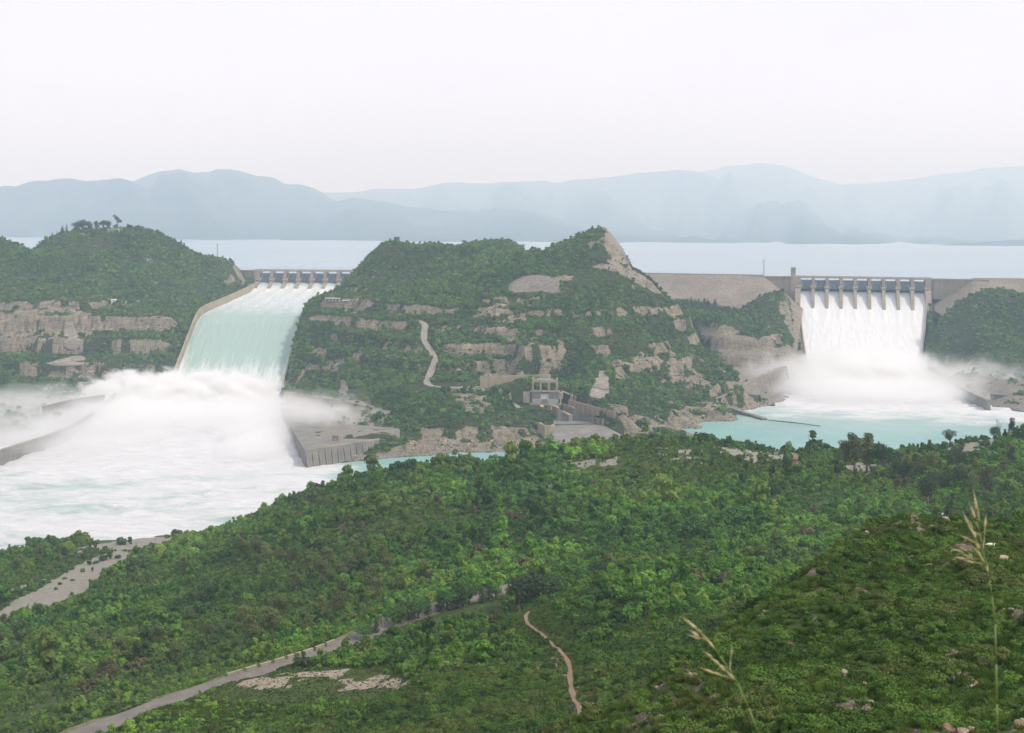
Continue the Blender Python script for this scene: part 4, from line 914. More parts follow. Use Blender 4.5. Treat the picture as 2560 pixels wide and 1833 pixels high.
# ------------------------------------------------------------------ spray thrown up by the falling water
def mat_spray(name, dens, lo=0.55, hi=1.0, ns=2.2, amp=0.75, seed=0.0):
    t = NT(name); c = t.n('TexCoord'); P = c.outputs['Object']
    sx = t.n('SeparateXYZ'); t.l(P, sx.inputs[0]); pw = [t.math('POWER', t.math('ABSOLUTE', sx.outputs[i]), 3.2) for i in range(3)]
    rad = t.math('POWER', t.math('ADD', pw[0], t.math('ADD', pw[1], pw[2])), 1 / 3.2)
    mp = t.n('Mapping'); t.l(P, mp.inputs[0]); mp.inputs['Location'].default_value = (seed, seed * 0.7, 0); mp.inputs['Scale'].default_value = (1.9, 1.3, 1.0)
    n = t.noise(ns, 5, 0.55, mp.outputs[0], 0.3)
    r = t.math('MULTIPLY_ADD', t.math('SUBTRACT', n, 0.5), -amp, rad)
    mr = t.n('MapRange', clamp=True, interpolation_type='SMOOTHSTEP'); t.l(r, mr.inputs[0])
    mr.inputs[1].default_value = lo; mr.inputs[2].default_value = hi; mr.inputs[3].default_value = 1.0; mr.inputs[4].default_value = 0.0
    d = t.math('MULTIPLY', mr.outputs[0], dens)
    v = t.n('VolumeScatter'); v.inputs['Color'].default_value = (0.996, 0.996, 1.0, 1); v.inputs['Anisotropy'].default_value = 0.0
    t.l(d, v.inputs['Density']); t.l(v.outputs[0], t.out.inputs['Volume'])
    return t.m
def spray(loc_, size, dens, lo, hi, ns=2.2, amp=0.75, seed=0.0, rz=0.0):
    e = 1.3
    o = MB().box(-e, e, -e, e, -0.02, e).build('spray_mist', mat_spray('spray', dens, lo, hi, ns, amp, seed))
    o.location = loc_; o.scale = size; o.rotation_euler = (0, 0, rz); tag(o, kind='stuff'); return o
spray((-362, 1338, -5), (128, 66, 47), 0.22, 0.58, 0.86, 3.0, 1.3, 1.3).data.materials[0].cycles.volume_step_rate = 0.5
spray((-352, 1262, -3), (140, 125, 31), 0.065, 0.25, 0.95, 2.8, 0.9, 4.1)
spray((-462, 1165, 0), (170, 210, 34), 0.046, 0.1, 1.0, 2.4, 0.9, 2.2)
spray((-205, 1205, 0), (105, 118, 31), 0.075, 0.1, 1.0, 2.4, 0.9, 7.7)
spray((-222, 1085, -2), (42, 95, 19), 0.09, 0.1, 1.0, 2.4, 0.9, 9.4)
spray((452, 1556, -4), (106, 70, 62), 0.11, 0.40, 0.92, 2.8, 0.9, 3.1)
spray((440, 1465, -2), (165, 112, 30), 0.060, 0.2, 0.95, 2.6, 0.9, 5.2)
spray((352, 1530, 0), (95, 115, 48), 0.046, 0.1, 1.0, 2.4, 0.9, 6.3)
spray((575, 1515, 0), (105, 105, 44), 0.042, 0.1, 1.0, 2.4, 0.9, 8.9)
# ------------------------------------------------------------------ foliage
def mat_leaf(name, instanced, col=(0.06, 0.11, 0.035), dark=0.68, light=1.27, trans=0.14):
    t = NT(name)
    if instanced:
        base = t.attr('tint', 'INSTANCER').outputs['Color']; rnd = t.attr('tone', 'INSTANCER').outputs['Fac']
    else:
        base = t.mix(0.0, col, col); rnd = t.n('ObjectInfo').outputs['Random']
    k = t.noise(0.9 if not instanced else 2.3, 3, 0.6, t.coord('Object'))
    br = t.math('ADD', t.math('MULTIPLY', rnd, 0.6), t.math('MULTIPLY', k, 0.4))
    s = t.ramp(br, [(0.2, dark), (0.8, light)])
    c = t.mix(1.0, base, s, 'MULTIPLY')
    d = t.bsdf(c, 0.7, None, 0.25); tr = t.n('BsdfTranslucent'); t.l(t.mix(1.0, c, (1.2, 1.35, 0.6), 'MULTIPLY'), tr.inputs[0])
    m = t.n('MixShader'); m.inputs[0].default_value = trans; t.l(d, m.inputs[1]); t.l(tr.outputs[0], m.inputs[2])
    return t.done(m.outputs[0])
def mat_bark():
    t = NT('bark'); n = t.noise(1.0, 5, 0.7, t.coord('Object', (3, 3, 0.6))); return t.done(t.bsdf(t.ramp(n, [(0.3, (0.10, 0.08, 0.06)), (0.7, (0.28, 0.24, 0.20))]), 0.9, t.bump(n, 0.5, 0.1), 0.1))
M['leaf_inst'] = mat_leaf('shrub_leaves', True); M['bark'] = mat_bark()
M['leaf_olive'] = mat_leaf('olive_leaves', False, (0.145, 0.180, 0.055)); M['leaf_green'] = mat_leaf('green_leaves', False, (0.070, 0.165, 0.032)); M['leaf_dark'] = mat_leaf('dark_leaves', False, (0.061, 0.105, 0.039))
M['leaf_bright'] = mat_leaf('bright_leaves', False, (0.160, 0.210, 0.042))

_ico = None
def ico():
    global _ico
    if _ico is None:
        bm = bmesh.new(); bmesh.ops.create_icosphere(bm, subdivisions=1, radius=1); _ico = (np.array([v.co[:] for v in bm.verts]), [tuple(v.index for v in f.verts) for f in bm.faces]); bm.free()
    return _ico
def leaf_quads(lumps, n, leaf, r, up=0.25, jitter=0.5):
    """n rhombic leaves over the skins of lumps (cx, cy, cz, rx, ry, rz)."""
    L = np.array(lumps, float); w = L[:, 3] * L[:, 4] + L[:, 4] * L[:, 5]; k = r.choice(len(L), n, p=w / w.sum())
    d = r.normal(size=(n, 3)); d[:, 2] += up; d /= np.linalg.norm(d, axis=1)[:, None]
    c = L[k, :3] + d * L[k, 3:] * (r.uniform(0.72, 1.08, n) + np.where(r.random(n) < 0.12, r.uniform(0, 0.25, n), 0))[:, None]
    nrm = d + r.normal(size=(n, 3)) * jitter; nrm /= np.linalg.norm(nrm, axis=1)[:, None]
    t = np.cross(nrm, r.normal(size=(n, 3))); t /= np.linalg.norm(t, axis=1)[:, None]; b = np.cross(nrm, t)
    s = leaf * r.uniform(0.6, 1.4, n)[:, None]
    v = np.stack([c - t * s, c - b * s * 0.5, c + t * s, c + b * s * 0.5], 1).reshape(-1, 3)
    return v, np.arange(4 * n).reshape(n, 4)
def bush_mesh(name, seed, nl, leaf, style, mat):
    r = np.random.default_rng(seed); lumps = []
    if style == 'dome':
        lumps.append((0, 0, 0.35, 0.72, 0.72, 0.6))
        for _ in range(6): a = r.uniform(0, 6.28); q = r.uniform(0.3, 0.6); s = r.uniform(0.28, 0.45); lumps.append((q * math.cos(a), q * math.sin(a), r.uniform(0.25, 0.75), s, s, s * 0.9))
    elif style == 'low':
        for _ in range(8): a = r.uniform(0, 6.28); q = r.uniform(0.0, 0.75); s = r.uniform(0.3, 0.5); lumps.append((q * math.cos(a), q * math.sin(a), r.uniform(0.12, 0.3), s, s, s * 0.7))
    elif style == 'tall':
        for _ in range(8): a = r.uniform(0, 6.28); q = r.uniform(0.0, 0.42); z = r.uniform(0.35, 1.5); s = r.uniform(0.26, 0.45) * (1.15 - 0.25 * z); lumps.append((q * math.cos(a), q * math.sin(a), z, s, s, s))
    v, f = leaf_quads(lumps, nl, leaf, r, 0.5); vs = [v]; fs = [np.c_[f]]
    iv, if_ = ico(); b = len(v); tri = []
    for (cx, cy_, cz, rx, ry, rz) in lumps:
        vs.append(iv * np.array([rx, ry, rz]) * 0.8 * (1 + 0.15 * r.normal(size=(len(iv), 1))) + (cx, cy_, cz)); tri += [tuple(i + b for i in t_) for t_ in if_]; b += len(iv)
    me = bpy.data.meshes.new(name); me.from_pydata(np.concatenate(vs).tolist(), [], f.tolist() + tri); me.update(); me.materials.append(mat)
    return me
def collection(name, meshes):
    c = bpy.data.collections.new(name)
    for i, me in enumerate(meshes): c.objects.link(bpy.data.objects.new('%s_%02d' % (name, i), me))
    return c
def scatter_group(coll):
    g = bpy.data.node_groups.new('scatter_' + coll.name, 'GeometryNodeTree')
    g.interface.new_socket('Geometry', in_out='INPUT', socket_type='NodeSocketGeometry'); g.interface.new_socket('Geometry', in_out='OUTPUT', socket_type='NodeSocketGeometry')
    gi = g.nodes.new('NodeGroupInput'); go = g.nodes.new('NodeGroupOutput'); ip = g.nodes.new('GeometryNodeInstanceOnPoints')
    ci = g.nodes.new('GeometryNodeCollectionInfo'); ci.inputs['Collection'].default_value = coll; ci.inputs['Separate Children'].default_value = True; ci.inputs['Reset Children'].default_value = True
    def na(n, ty):
        a = g.nodes.new('GeometryNodeInputNamedAttribute'); a.data_type = ty; a.inputs['Name'].default_value = n
        return [s for s in a.outputs if s.enabled][0]
    L = g.links.new; L(gi.outputs[0], ip.inputs['Points']); L(ci.outputs[0], ip.inputs['Instance']); ip.inputs['Pick Instance'].default_value = True
    L(na('pick', 'INT'), ip.inputs['Instance Index']); L(na('rot', 'FLOAT_VECTOR'), ip.inputs['Rotation']); L(na('scl', 'FLOAT_VECTOR'), ip.inputs['Scale'])
    L(ip.outputs[0], go.inputs[0]); return g
def scatter(name, P, scl, pick, tint, coll, tone=None, tilt=0.0):
    n = len(P); me = bpy.data.meshes.new(name); me.vertices.add(n); me.vertices.foreach_set('co', np.asarray(P, np.float32).ravel())
    rot = np.c_[rng.normal(size=n) * tilt, rng.normal(size=n) * tilt, rng.uniform(0, 6.283, n)]
    tone = rng.random(n) if tone is None else tone
    for an, ty, arr, key in (('rot', 'FLOAT_VECTOR', rot, 'vector'), ('scl', 'FLOAT_VECTOR', scl, 'vector'), ('pick', 'INT', pick, 'value'), ('tint', 'FLOAT_COLOR', np.c_[tint, np.ones(n)], 'color'), ('tone', 'FLOAT', tone, 'value')):
        a = me.attributes.new(an, ty, 'POINT'); a.data.foreach_set(key, np.ascontiguousarray(arr, np.int32 if ty == 'INT' else np.float32).ravel())
    o = link(bpy.data.objects.new(name, me)); md = o.modifiers.new('scatter', 'NODES'); md.node_group = scatter_group(coll)
    tag(o, kind='stuff'); return o

# which ground can be seen at all (with a margin): running horizon along each bearing
eN = (GN['Z'] + 7 - CAMZ) / np.hypot(GN['X'], GN['Y']); GN['hor'] = np.maximum.accumulate((GN['Z'] - CAMZ) / np.hypot(GN['X'], GN['Y']), axis=0)
GF['hor'] = np.maximum.accumulate((GF['Z'] - CAMZ) / np.hypot(GF['X'], GF['Y']), axis=0)
def seen(g, x, y, z, h):
    r = np.hypot(x, y); return (z + h - CAMZ) / r >= sample(g, x, y, 'hor') - 0.002
def points(g, n, r0, r1, th=0.47):
    t = rng.uniform(-th, th, n); r = np.sqrt(rng.uniform(r0 * r0, r1 * r1, n)); x = r * np.sin(t); y = r * np.cos(t); return x, y, sample(g, x, y)
def pick_tint(cols, x, y, cell, seed):
    c = np.array(cols) * np.array([1.78, 1.95, 1.22]); k = (fbm(x / cell, y / cell, seed, 3) * 0.5 + 0.5 + rng.normal(size=len(x)) * 0.22).clip(0, 0.999); i = k * (len(c) - 1); a = i.astype(int); f = (i - a)[:, None]
    return c[a] * (1 - f) + c[np.minimum(a + 1, len(c) - 1)] * f

near_coll = collection('scrub', [bush_mesh('scrub', 10 + i, 520, 0.105, s, M['leaf_inst']) for i, s in enumerate(('low', 'dome', 'low', 'dome', 'low'))])
mid_coll = collection('shrub', [bush_mesh('shrub', 30 + i, 230, 0.17, s, M['leaf_inst']) for i, s in enumerate(('dome', 'dome', 'tall', 'low', 'dome', 'tall', 'dome'))])
far_coll = collection('far_shrub', [bush_mesh('far_shrub', 50 + i, 120, 0.23, s, M['leaf_inst']) for i, s in enumerate(('dome', 'dome', 'tall', 'low', 'dome'))])

# slopes that carry a concrete or stone facing stay clear of shrubs
FACE_PX = [[(1264, 733), (1266, 718), (1285, 700), (1320, 688), (1350, 687), (1385, 693), (1400, 705), (1402, 725), (1398, 740), (1375, 742), (1355, 738), (1320, 740)], [(1500, 925), (1518, 928), (1524, 955), (1523, 1002), (1466, 997), (1478, 966), (1490, 942)],
           [(160, 804), (182, 804), (188, 830), (206, 850), (198, 868), (188, 884), (156, 876), (158, 840)], [(112, 908), (150, 898), (190, 888), (214, 892), (218, 918), (150, 921), (122, 918)], [(350, 932), (375, 928), (402, 928), (405, 945), (392, 965), (354, 960)], [(846, 950), (864, 948), (872, 962), (868, 994), (843, 994)]]
FACINGS = [[hit(GF, a, b, 1000, 2000) for a, b in ol] for ol in FACE_PX]
mound = [hit(GN, a, b, 60, 800)[:2] for a, b in ((520, 1745), (620, 1692), (760, 1668), (900, 1668), (1000, 1684), (1080, 1722), (1040, 1745), (800, 1760), (600, 1760))]
# scrub on the two nearest spurs
x, y, z = points(GN, 52000, 55, 262)
rk_ = sample(GN, x, y, 'rocky'); gv = sample(GN, x, y, 'gravel'); pq, _ = polyline_field(x, y, fp)
gap = fbm(x / 5, y / 5, 211, 3)
ok = seen(GN, x, y, z, 2.5) & (rng.random(len(x)) > rk_ * 0.85) & (rng.random(len(x)) > gv * 0.96) & (pq > 1.5) & (gap > -0.9)
x, y, z = x[ok], y[ok], z[ok]; n = len(x); s = (0.6 + 0.8 * rng.random(n) ** 2 + 0.3 * fbm(x / 12, y / 12, 5, 2)).clip(0.4, 1.9) * (0.95 + 0.5 * sstep(150, 260, np.hypot(x, y))) * np.where(rng.random(n) < 0.45, 0.42, 1.0)
tint = pick_tint([(0.030, 0.055, 0.014), (0.038, 0.075, 0.016), (0.055, 0.098, 0.020), (0.070, 0.105, 0.026), (0.070, 0.082, 0.030)], x, y, 13, 71) * 0.82
s = np.where(polyline_field(x, y, fp)[0] < 4, s * 0.5, s); s = np.where(inpoly(x, y, mound), s * 0.35, s)
scatter('scrub_cover', np.c_[x, y, z - 0.08], np.c_[s, s, s * rng.uniform(0.7, 1.15, n)], rng.integers(0, 5, n), tint, near_coll)
# coarse grass between the scrub
def tuft_mesh(seed):
    r = np.random.default_rng(seed); vs = []; fs = []
    for k in range(46):
        a = r.uniform(0, 6.28); q = r.uniform(0, 0.45) ** 0.8; h = r.uniform(0.45, 1.0); l = r.uniform(0.15, 0.6); b0 = np.array([q * math.cos(a), q * math.sin(a), 0]); t_ = b0 + (l * math.cos(a + r.normal() * .5), l * math.sin(a + r.normal() * .5), h); m_ = (b0 + t_) / 2 + (0, 0, 0.12)
        w_ = np.array([-math.sin(a), math.cos(a), 0]) * 0.05; i = len(vs); vs += [b0 - w_, b0 + w_, m_ + w_ * .8, t_, m_ - w_ * .8]; fs.append((i, i + 1, i + 2, i + 3, i + 4))
    me = bpy.data.meshes.new('tuft'); me.from_pydata([tuple(v_) for v_ in vs], [], fs); me.update(); me.materials.append(M['leaf_inst']); return me
tuft_coll = collection('tuft', [tuft_mesh(300 + i) for i in range(4)])
x, y, z = points(GN, 70000, 55, 330); pq, _ = polyline_field(x, y, fp); rd, _ = polyline_field(x, y, road_pts)
ok = seen(GN, x, y, z, 1.5) & (pq > 0.8) & (rd > 4.5) & (rng.random(len(x)) > 0.8 * sample(GN, x, y, 'gravel')) & (rng.random(len(x)) > 0.6 * sample(GN, x, y, 'rocky'))
x, y, z = x[ok], y[ok], z[ok]; n = len(x); s = rng.uniform(0.35, 0.8, n)
tint = pick_tint([(0.035, 0.060, 0.014), (0.050, 0.085, 0.018), (0.075, 0.105, 0.026), (0.095, 0.100, 0.036)], x, y, 16, 73) * 0.9
s = np.where(inpoly(x, y, mound), s * 0.5, s)
scatter('grass_cover', np.c_[x, y, z - 0.03], np.c_[s, s, s * 0.9], rng.integers(0, 4, n), tint, tuft_coll)
# shrubs of the green hill and the valley
x, y, z = points(GN, 60000, 235, 800)
sd = sample(GN, x, y, 'sand'); gv = sample(GN, x, y, 'gravel'); rd, _ = polyline_field(x, y, road_pts); pq, _ = polyline_field(x, y, fp)
thin = fbm(x / 30, y / 30, 221, 3)
sparse = sstep(560, 640, np.hypot(x, y)) * (x > -60) * 0.45
ok = (z > 1.2) & seen(GN, x, y, z, 5) & (rng.random(len(x)) > np.where(sd > 0.95, 0.992, sd * 0.95)) & (rng.random(len(x)) > gv * 0.95) & (rd > 5.0) & (pq > 1.8) & (rng.random(len(x)) > sparse * (thin > 0.0))
x, y, z = x[ok], y[ok], z[ok]; n = len(x); R_ = np.hypot(x, y)
big = fbm(x / 45, y / 45, 231, 3)
s = ((1.0 + 1.8 * rng.random(n) ** 2.5) * (0.68 + 1.0 * sstep(-0.5, 0.6, big))).clip(0.65, 3.8); s *= np.where(R_ < 380, 0.72, 1.0); s *= np.where(sample(GN, x, y, 'sand') > 0.3, 0.6, 1)
s = np.where(rng.random(n) < 0.035, s * 1.8, s); pk = rng.integers(0, 7, n)
rdq, _ = polyline_field(x, y, road_pts); nearer = np.hypot(x, y) < np.hypot(*[np.interp(np.arctan2(x, y), np.arctan2(road_pts[:, 0], road_pts[:, 1]), road_pts[:, k_]) for k_ in (0, 1)])
s = np.where(polyline_field(x, y, fp)[0] < 6, s * 0.45, s); s = np.where((rdq < 15) & nearer, 0.30, np.where(rdq < 8, 0.6, s))
tint = pick_tint([(0.028, 0.058, 0.018), (0.040, 0.082, 0.018), (0.050, 0.105, 0.020), (0.070, 0.125, 0.024), (0.085, 0.115, 0.030), (0.060, 0.100, 0.022), (0.045, 0.07, 0.03)], x, y, 60, 81) * (0.85 + 0.45 * sstep(-0.5, 0.5, fbm(x / 85, y / 85, 83, 2)))[:, None]
brn = (fbm(x / 18, y / 18, 241, 3) > 0.80) & (rng.random(n) < 0.4); tint[brn] = (0.13, 0.11, 0.055)
s = np.where(inpoly(x, y, mound), s * 0.22, s)
scatter('shrub_cover', np.c_[x, y, z - 0.15], np.c_[s, s, s * rng.uniform(0.75, 1.25, n)], pk, tint, mid_coll)
# shrubs and small trees on the hills about the spillways
x, y, z = points(GF, 150000, 1020, 1960)
rk_ = sample(GF, x, y, 'rock'); sd = sample(GF, x, y, 'sand'); gv = sample(GF, x, y, 'gravel'); slp = sample(GF, x, y, 'slope')
ok = (z > 2.5) & seen(GF, x, y, z, 6) & (rng.random(len(x)) > rk_ * 0.86) & (rng.random(len(x)) > sd * 0.93) & (rng.random(len(x)) > gv * 0.985)
for pts, w in ((hill_road, 5.2), (ramp_road, 4.6), (cliff_road, 4.6), (bench_road, 3.6), (crest_track, 4), (outlet_road, 3.4), (bank_track, 4), (right_track, 5)):
    q, _ = polyline_field(x, y, pts); ok &= q > w
for sp, pf, sd_ in ((LSP, LPROF, lside), (RSP, RPROF, rside)):
    a, d = loc(sp, x, y); l, r = sd_(d); ok &= ~((d > -20) & (d < pf[-1, 0] - 20) & (a > l - 5) & (a < r + 5)); ok &= ~((d > -25) & (d < 14) & (a > -80) & (a < sp['L'] + 85))
for ol in FACINGS: ok &= ~inpoly(x, y, [p[:2] for p in ol])
ok &= ~inpoly(x, y, pad)
hq, _ = polyline_field(x, y, hill_road); onflat = (hq < 30) & (y < 1240) & (x > -110)
ok &= ~onflat | (rng.random(len(x)) < 0.25)
ok &= ~inpoly(x, y, [(p[0], p[1]) for p in pf_]) & ~inpoly(x, y, basin)
face = 130 - np.clip(loc(RSP, x, y)[1] - 6, 0, None) / 2.35; ok &= ~((x > 130) & (y > 1500) & (z < face - 1.0) & (loc(RSP, x, y)[1] < 170) & (z < 60 + 0 * z) & (loc(RSP, x, y)[1] < 60))
x, y, z = x[ok], y[ok], z[ok]; n = len(x)
s = (1.6 + 2.6 * rng.random(n) ** 2.5 + 1.0 * fbm(x / 60, y / 60, 251, 3)).clip(1.1, 4.6); hq, _ = polyline_field(x, y, hill_road); s *= np.where((hq < 30) & (y < 1240) & (x > -110), 0.45, 1); s *= np.where((sample(GF, x, y, 'rock') > 0.4) | (sample(GF, x, y, 'gravel') > 0.4), 0.6, 1)
tint = pick_tint([(0.026, 0.050, 0.018), (0.036, 0.066, 0.020), (0.045, 0.085, 0.022), (0.065, 0.100, 0.028), (0.055, 0.080, 0.030), (0.035, 0.062, 0.024)], x, y, 55, 91) * 1.2
s = np.where(rng.random(n) < 0.03, s * 1.6, s)
scatter('hill_scrub', np.c_[x, y, z - 0.3], np.c_[s, s, s * rng.uniform(0.7, 1.2, n)], rng.integers(0, 5, n), tint, far_coll)
print('foliage', n)
# ------------------------------------------------------------------ trees that stand out one by one
def tree_variant(kind, seed, mat):
    """(trunk mesh, crown mesh) of a tree about 10 m tall."""
    r = np.random.default_rng(seed); b = MB(); lumps = []
    def limb(p, q, r0, r1): b.tube(p, q, r0, r1, 6)
    if kind == 'gum':                       # tall, forked, airy
        x = 0.0; top = (r.uniform(-.4, .4), r.uniform(-.4, .4), 6.5); limb((0, 0, -0.6), (0.1, 0, 3.0), .26, .2); limb((0.1, 0, 3.0), top, .2, .1)
        for k in range(9):
            z = r.uniform(3.2, 8.8); a = r.uniform(0, 6.28); q = r.uniform(0.5, 2.0) * (1.25 - z / 11); e = (q * math.cos(a) * 1.1, q * math.sin(a) * 1.1, z)
            limb((0.1, 0, z * 0.55), e, .09, .04); s = r.uniform(0.8, 1.35); lumps.append(e + (s, s, s * 1.1))
        for k in range(4): z = r.uniform(7.0, 9.4); lumps.append((top[0] + r.normal() * 0.6, top[1] + r.normal() * 0.6, z, .8, .8, .95))
        n, leaf = 2600, 0.22
    elif kind == 'round':                   # broad low crown on a short trunk
        limb((0, 0, -0.6), (0.1, 0.1, 2.6), .35, .26)
        for k in range(12):
            a = r.uniform(0, 6.28); q = r.uniform(0.8, 3.2); z = 5.6 + r.uniform(-2.2, 2.6) * (1 - q / 5); e = (q * math.cos(a), q * math.sin(a), z); limb((0.1, 0.1, 2.4), e, .14, .05); s = r.uniform(1.2, 1.9); lumps.append(e + (s, s, s * 0.9))
        lumps.append((0, 0, 6.2, 2.4, 2.4, 2.4)); n, leaf = 1700, 0.28
    elif kind == 'slim':                    # narrow upright crown
        limb((0, 0, -0.5), (0, 0, 8.5), .2, .05)
        for k in range(10): z = 1.6 + k * 0.8; s = 1.25 * (1.12 - k / 11) + 0.1; lumps.append((r.normal() * .25, r.normal() * .25, z, s, s, 0.9)); limb((0, 0, z - 0.4), (s * 0.7, 0, z), .05, .03)
        n, leaf = 1100, 0.22
    elif kind == 'wind':                    # one-sided crown swept by the wind
        limb((0, 0, -0.5), (0.3, 0, 4.5), .25, .15); limb((0.3, 0, 4.5), (-0.6, 0, 8.5), .14, .05)
        for k in range(10): t = k / 9; lumps.append((-0.8 + 3.0 * t + r.normal() * .3, r.normal() * .5, 8.8 - 3.8 * t + r.normal() * .4, 1.0, .9, .85)); limb((0.3, 0, 4.0), lumps[-1][:3], .08, .03)
        n, leaf = 1200, 0.22
    elif kind == 'bare':
        limb((0, 0, -0.5), (0.1, 0, 4), .2, .14)
        for k in range(14):
            a = r.uniform(0, 6.28); q = r.uniform(0.6, 1.8); z = r.uniform(5, 9.8); e = (q * math.cos(a), q * math.sin(a), z); limb((0.1, 0, r.uniform(2.5, 4)), e, .08, .03)
            for _ in range(2): limb(e, (e[0] + r.normal() * .5, e[1] + r.normal() * .5, z + r.uniform(.4, 1.2)), .03, .015)
        lumps = [(r.normal() * .9, r.normal() * .9, r.uniform(6, 9.5), .3, .3, .3) for _ in range(6)]; n, leaf = 50, 0.12
    tm = bpy.data.meshes.new('trunk'); tm.from_pydata(b.v, [], b.f); tm.update(); tm.materials.append(M['bark'])
    for p in tm.polygons: p.use_smooth = True
    v, f = leaf_quads(lumps, n, leaf, r, 0.3, 0.8); cm = bpy.data.meshes.new('crown'); cm.from_pydata(v.tolist(), [], f.tolist()); cm.update(); cm.materials.append(mat)
    return tm, cm
TV = {'gum': [tree_variant('gum', 1 + i, M['leaf_olive']) for i in range(3)], 'gumdark': [tree_variant('gum', 11 + i, M['leaf_dark']) for i in range(2)], 'round': [tree_variant('round', 21 + i, M['leaf_dark']) for i in range(3)],
      'roundgreen': [tree_variant('round', 31 + i, M['leaf_green']) for i in range(2)], 'slim': [tree_variant('slim', 41 + i, M['leaf_dark']) for i in range(2)], 'wind': [tree_variant('wind', 51, M['leaf_dark'])], 'bare': [tree_variant('bare', 61, M['leaf_dark'])],
      'bright': [tree_variant('round', 71, M['leaf_bright'])]}
def tree(kind, p, h, label, group=None, wide=1.0, name='tree', i=None):
    tm, cm = TV[kind][(random.randrange(99) if i is None else i) % len(TV[kind])]
    E = empty(name, (p[0], p[1], p[2]), random.uniform(0, 6.28) if kind != 'wind' else 0.2); s = h / 10.0; E.scale = (s * wide, s * wide, s)
    link(bpy.data.objects.new('trunk', tm), E); link(bpy.data.objects.new('crown', cm), E); tag(E, label, 'tree', group); return E
def gnd(px, py, d0=60, d1=900, g=None):
    g = GN if g is None else g
    p = hit(g, px, py, d0, d1); p[2] = float(sample(g, [p[0]], [p[1]])[0]); return p
def at_ground(px, D, g=None):              # on the ground at depth D under that column of the picture
    g = GN if g is None else g
    x = at(px, 900, D)[0]
    for _ in range(4):
        z = float(sample(g, [x], [D])[0]); u, w = proj((x, D, z)); x += (px - u) * D / FPX
    return np.array([x, D, z])
def th(px_h, p): return px_h * p[1] / FPX
# the clump and the lone trees on the river side of the green hill
for px, D, hh, kind, lab in ((2112, 596, 84, 'gum', 'loose airy gum tree at the left end of the tall riverside clump'), (2136, 592, 104, 'gum', 'tallest gum tree of the riverside clump, bare stems below'), (2166, 594, 102, 'gum', 'tall forked gum tree, second from the dense one in the riverside clump'),
                             (2204, 588, 96, 'round', 'dense dark tree closing the right end of the tall riverside clump')):
    p = at_ground(px, D); tree(kind, p, th(hh, p), lab, 'tall trees by the river', 0.85 if kind == 'round' else 1.25)
p = at_ground(2374, 648); tree('round', p, th(46, p), 'lone round-headed tree on the bare river terrace', None, 0.95)
p = at_ground(2414, 650); tree('slim', p, th(20, p), 'small bush-like tree just right of the lone round-headed tree', None, 1.5)
p = at_ground(2438, 652); tree('round', p, th(15, p), 'tiny round tree on the bank between the lone tree and the right-hand thicket', None, 1.0)
p = at_ground(2486, 638); tree('round', p, th(48, p), 'dark bushy tree on the grass of the river terrace', None, 0.9)
p = at_ground(2497, 652); tree('bare', p, th(52, p), 'leafless grey tree above the grassy river terrace')
p = at_ground(2528, 654); tree('gumdark', p, th(52, p), 'slender tall tree with a tufted top near the right edge', None, 0.9)
for k, (px, D, hh) in enumerate(((2512, 654, 24), (2545, 650, 32), (2556, 632, 50), (2538, 632, 46), (2590, 640, 44))):
    p = at_ground(px, D); tree('gumdark', p, th(hh, p), 'thin dark tree in the straggling row at the right edge of the terrace', 'thin trees on the terrace edge', 1.0)
rr = random.Random(5)
for k in range(30):                        # the wood on the slope below the terrace
    px = rr.uniform(2245, 2600); py = rr.uniform(1180, 1255) if px > 2300 else rr.uniform(1180, 1205)
    D = 640 - (py - 1150) * 1.35; p = at_ground(px, D); tree(rr.choice(['gum', 'round', 'gum', 'gumdark', 'round']), p, rr.uniform(8, 13), 'olive-green tree in the wood below the right-hand river terrace', 'wood below the terrace', rr.uniform(0.9, 1.2))
for px, py, hh, lab in ((2258, 1188, 58, 'broad olive tree next to the right end of the tall clump'), (2330, 1175, 62, 'tall olive tree with a ragged top before the bare terrace'), (2292, 1170, 44, 'pale olive tree between the tall clump and the ragged one')):
    p = at_ground(px, 585); tree('gum', p, th(hh, p), lab, None, 1.25)
# gum trees of the valley floor
for k, (px, py, hh) in enumerate(((606, 1400, 60), (640, 1392, 56), (664, 1405, 52), (700, 1420, 55), (735, 1415, 50), (770, 1440, 58), (800, 1450, 62), (822, 1415, 48), (850, 1452, 55), (880, 1440, 60), (905, 1430, 62), (928, 1470, 66), (955, 1420, 60), (970, 1450, 62),
                                  (845, 1545, 70), (800, 1545, 60), (700, 1560, 75), (680, 1590, 80), (625, 1620, 85), (610, 1580, 70), (770, 1590, 55), (660, 1630, 60), (395, 1620, 60), (330, 1650, 55), (440, 1660, 60), (300, 1650, 62), (260, 1700, 60), (180, 1640, 45), (520, 1600, 50), (475, 1560, 46), (465, 1440, 50), (940, 1500, 60), (1000, 1480, 50), (860, 1500, 55), (1060, 1440, 45), (740, 1480, 56))):
    p = gnd(px, py, 300); tree('gum', p, th(hh, p), 'olive gum tree among the shrubs of the valley left of the road', 'gum trees in the valley', 1.5, i=k)
p = gnd(566, 1368, 300); tree('slim', p, th(62, p), 'tall dark columnar tree rising above the scrub near the white water', None, 1.1)
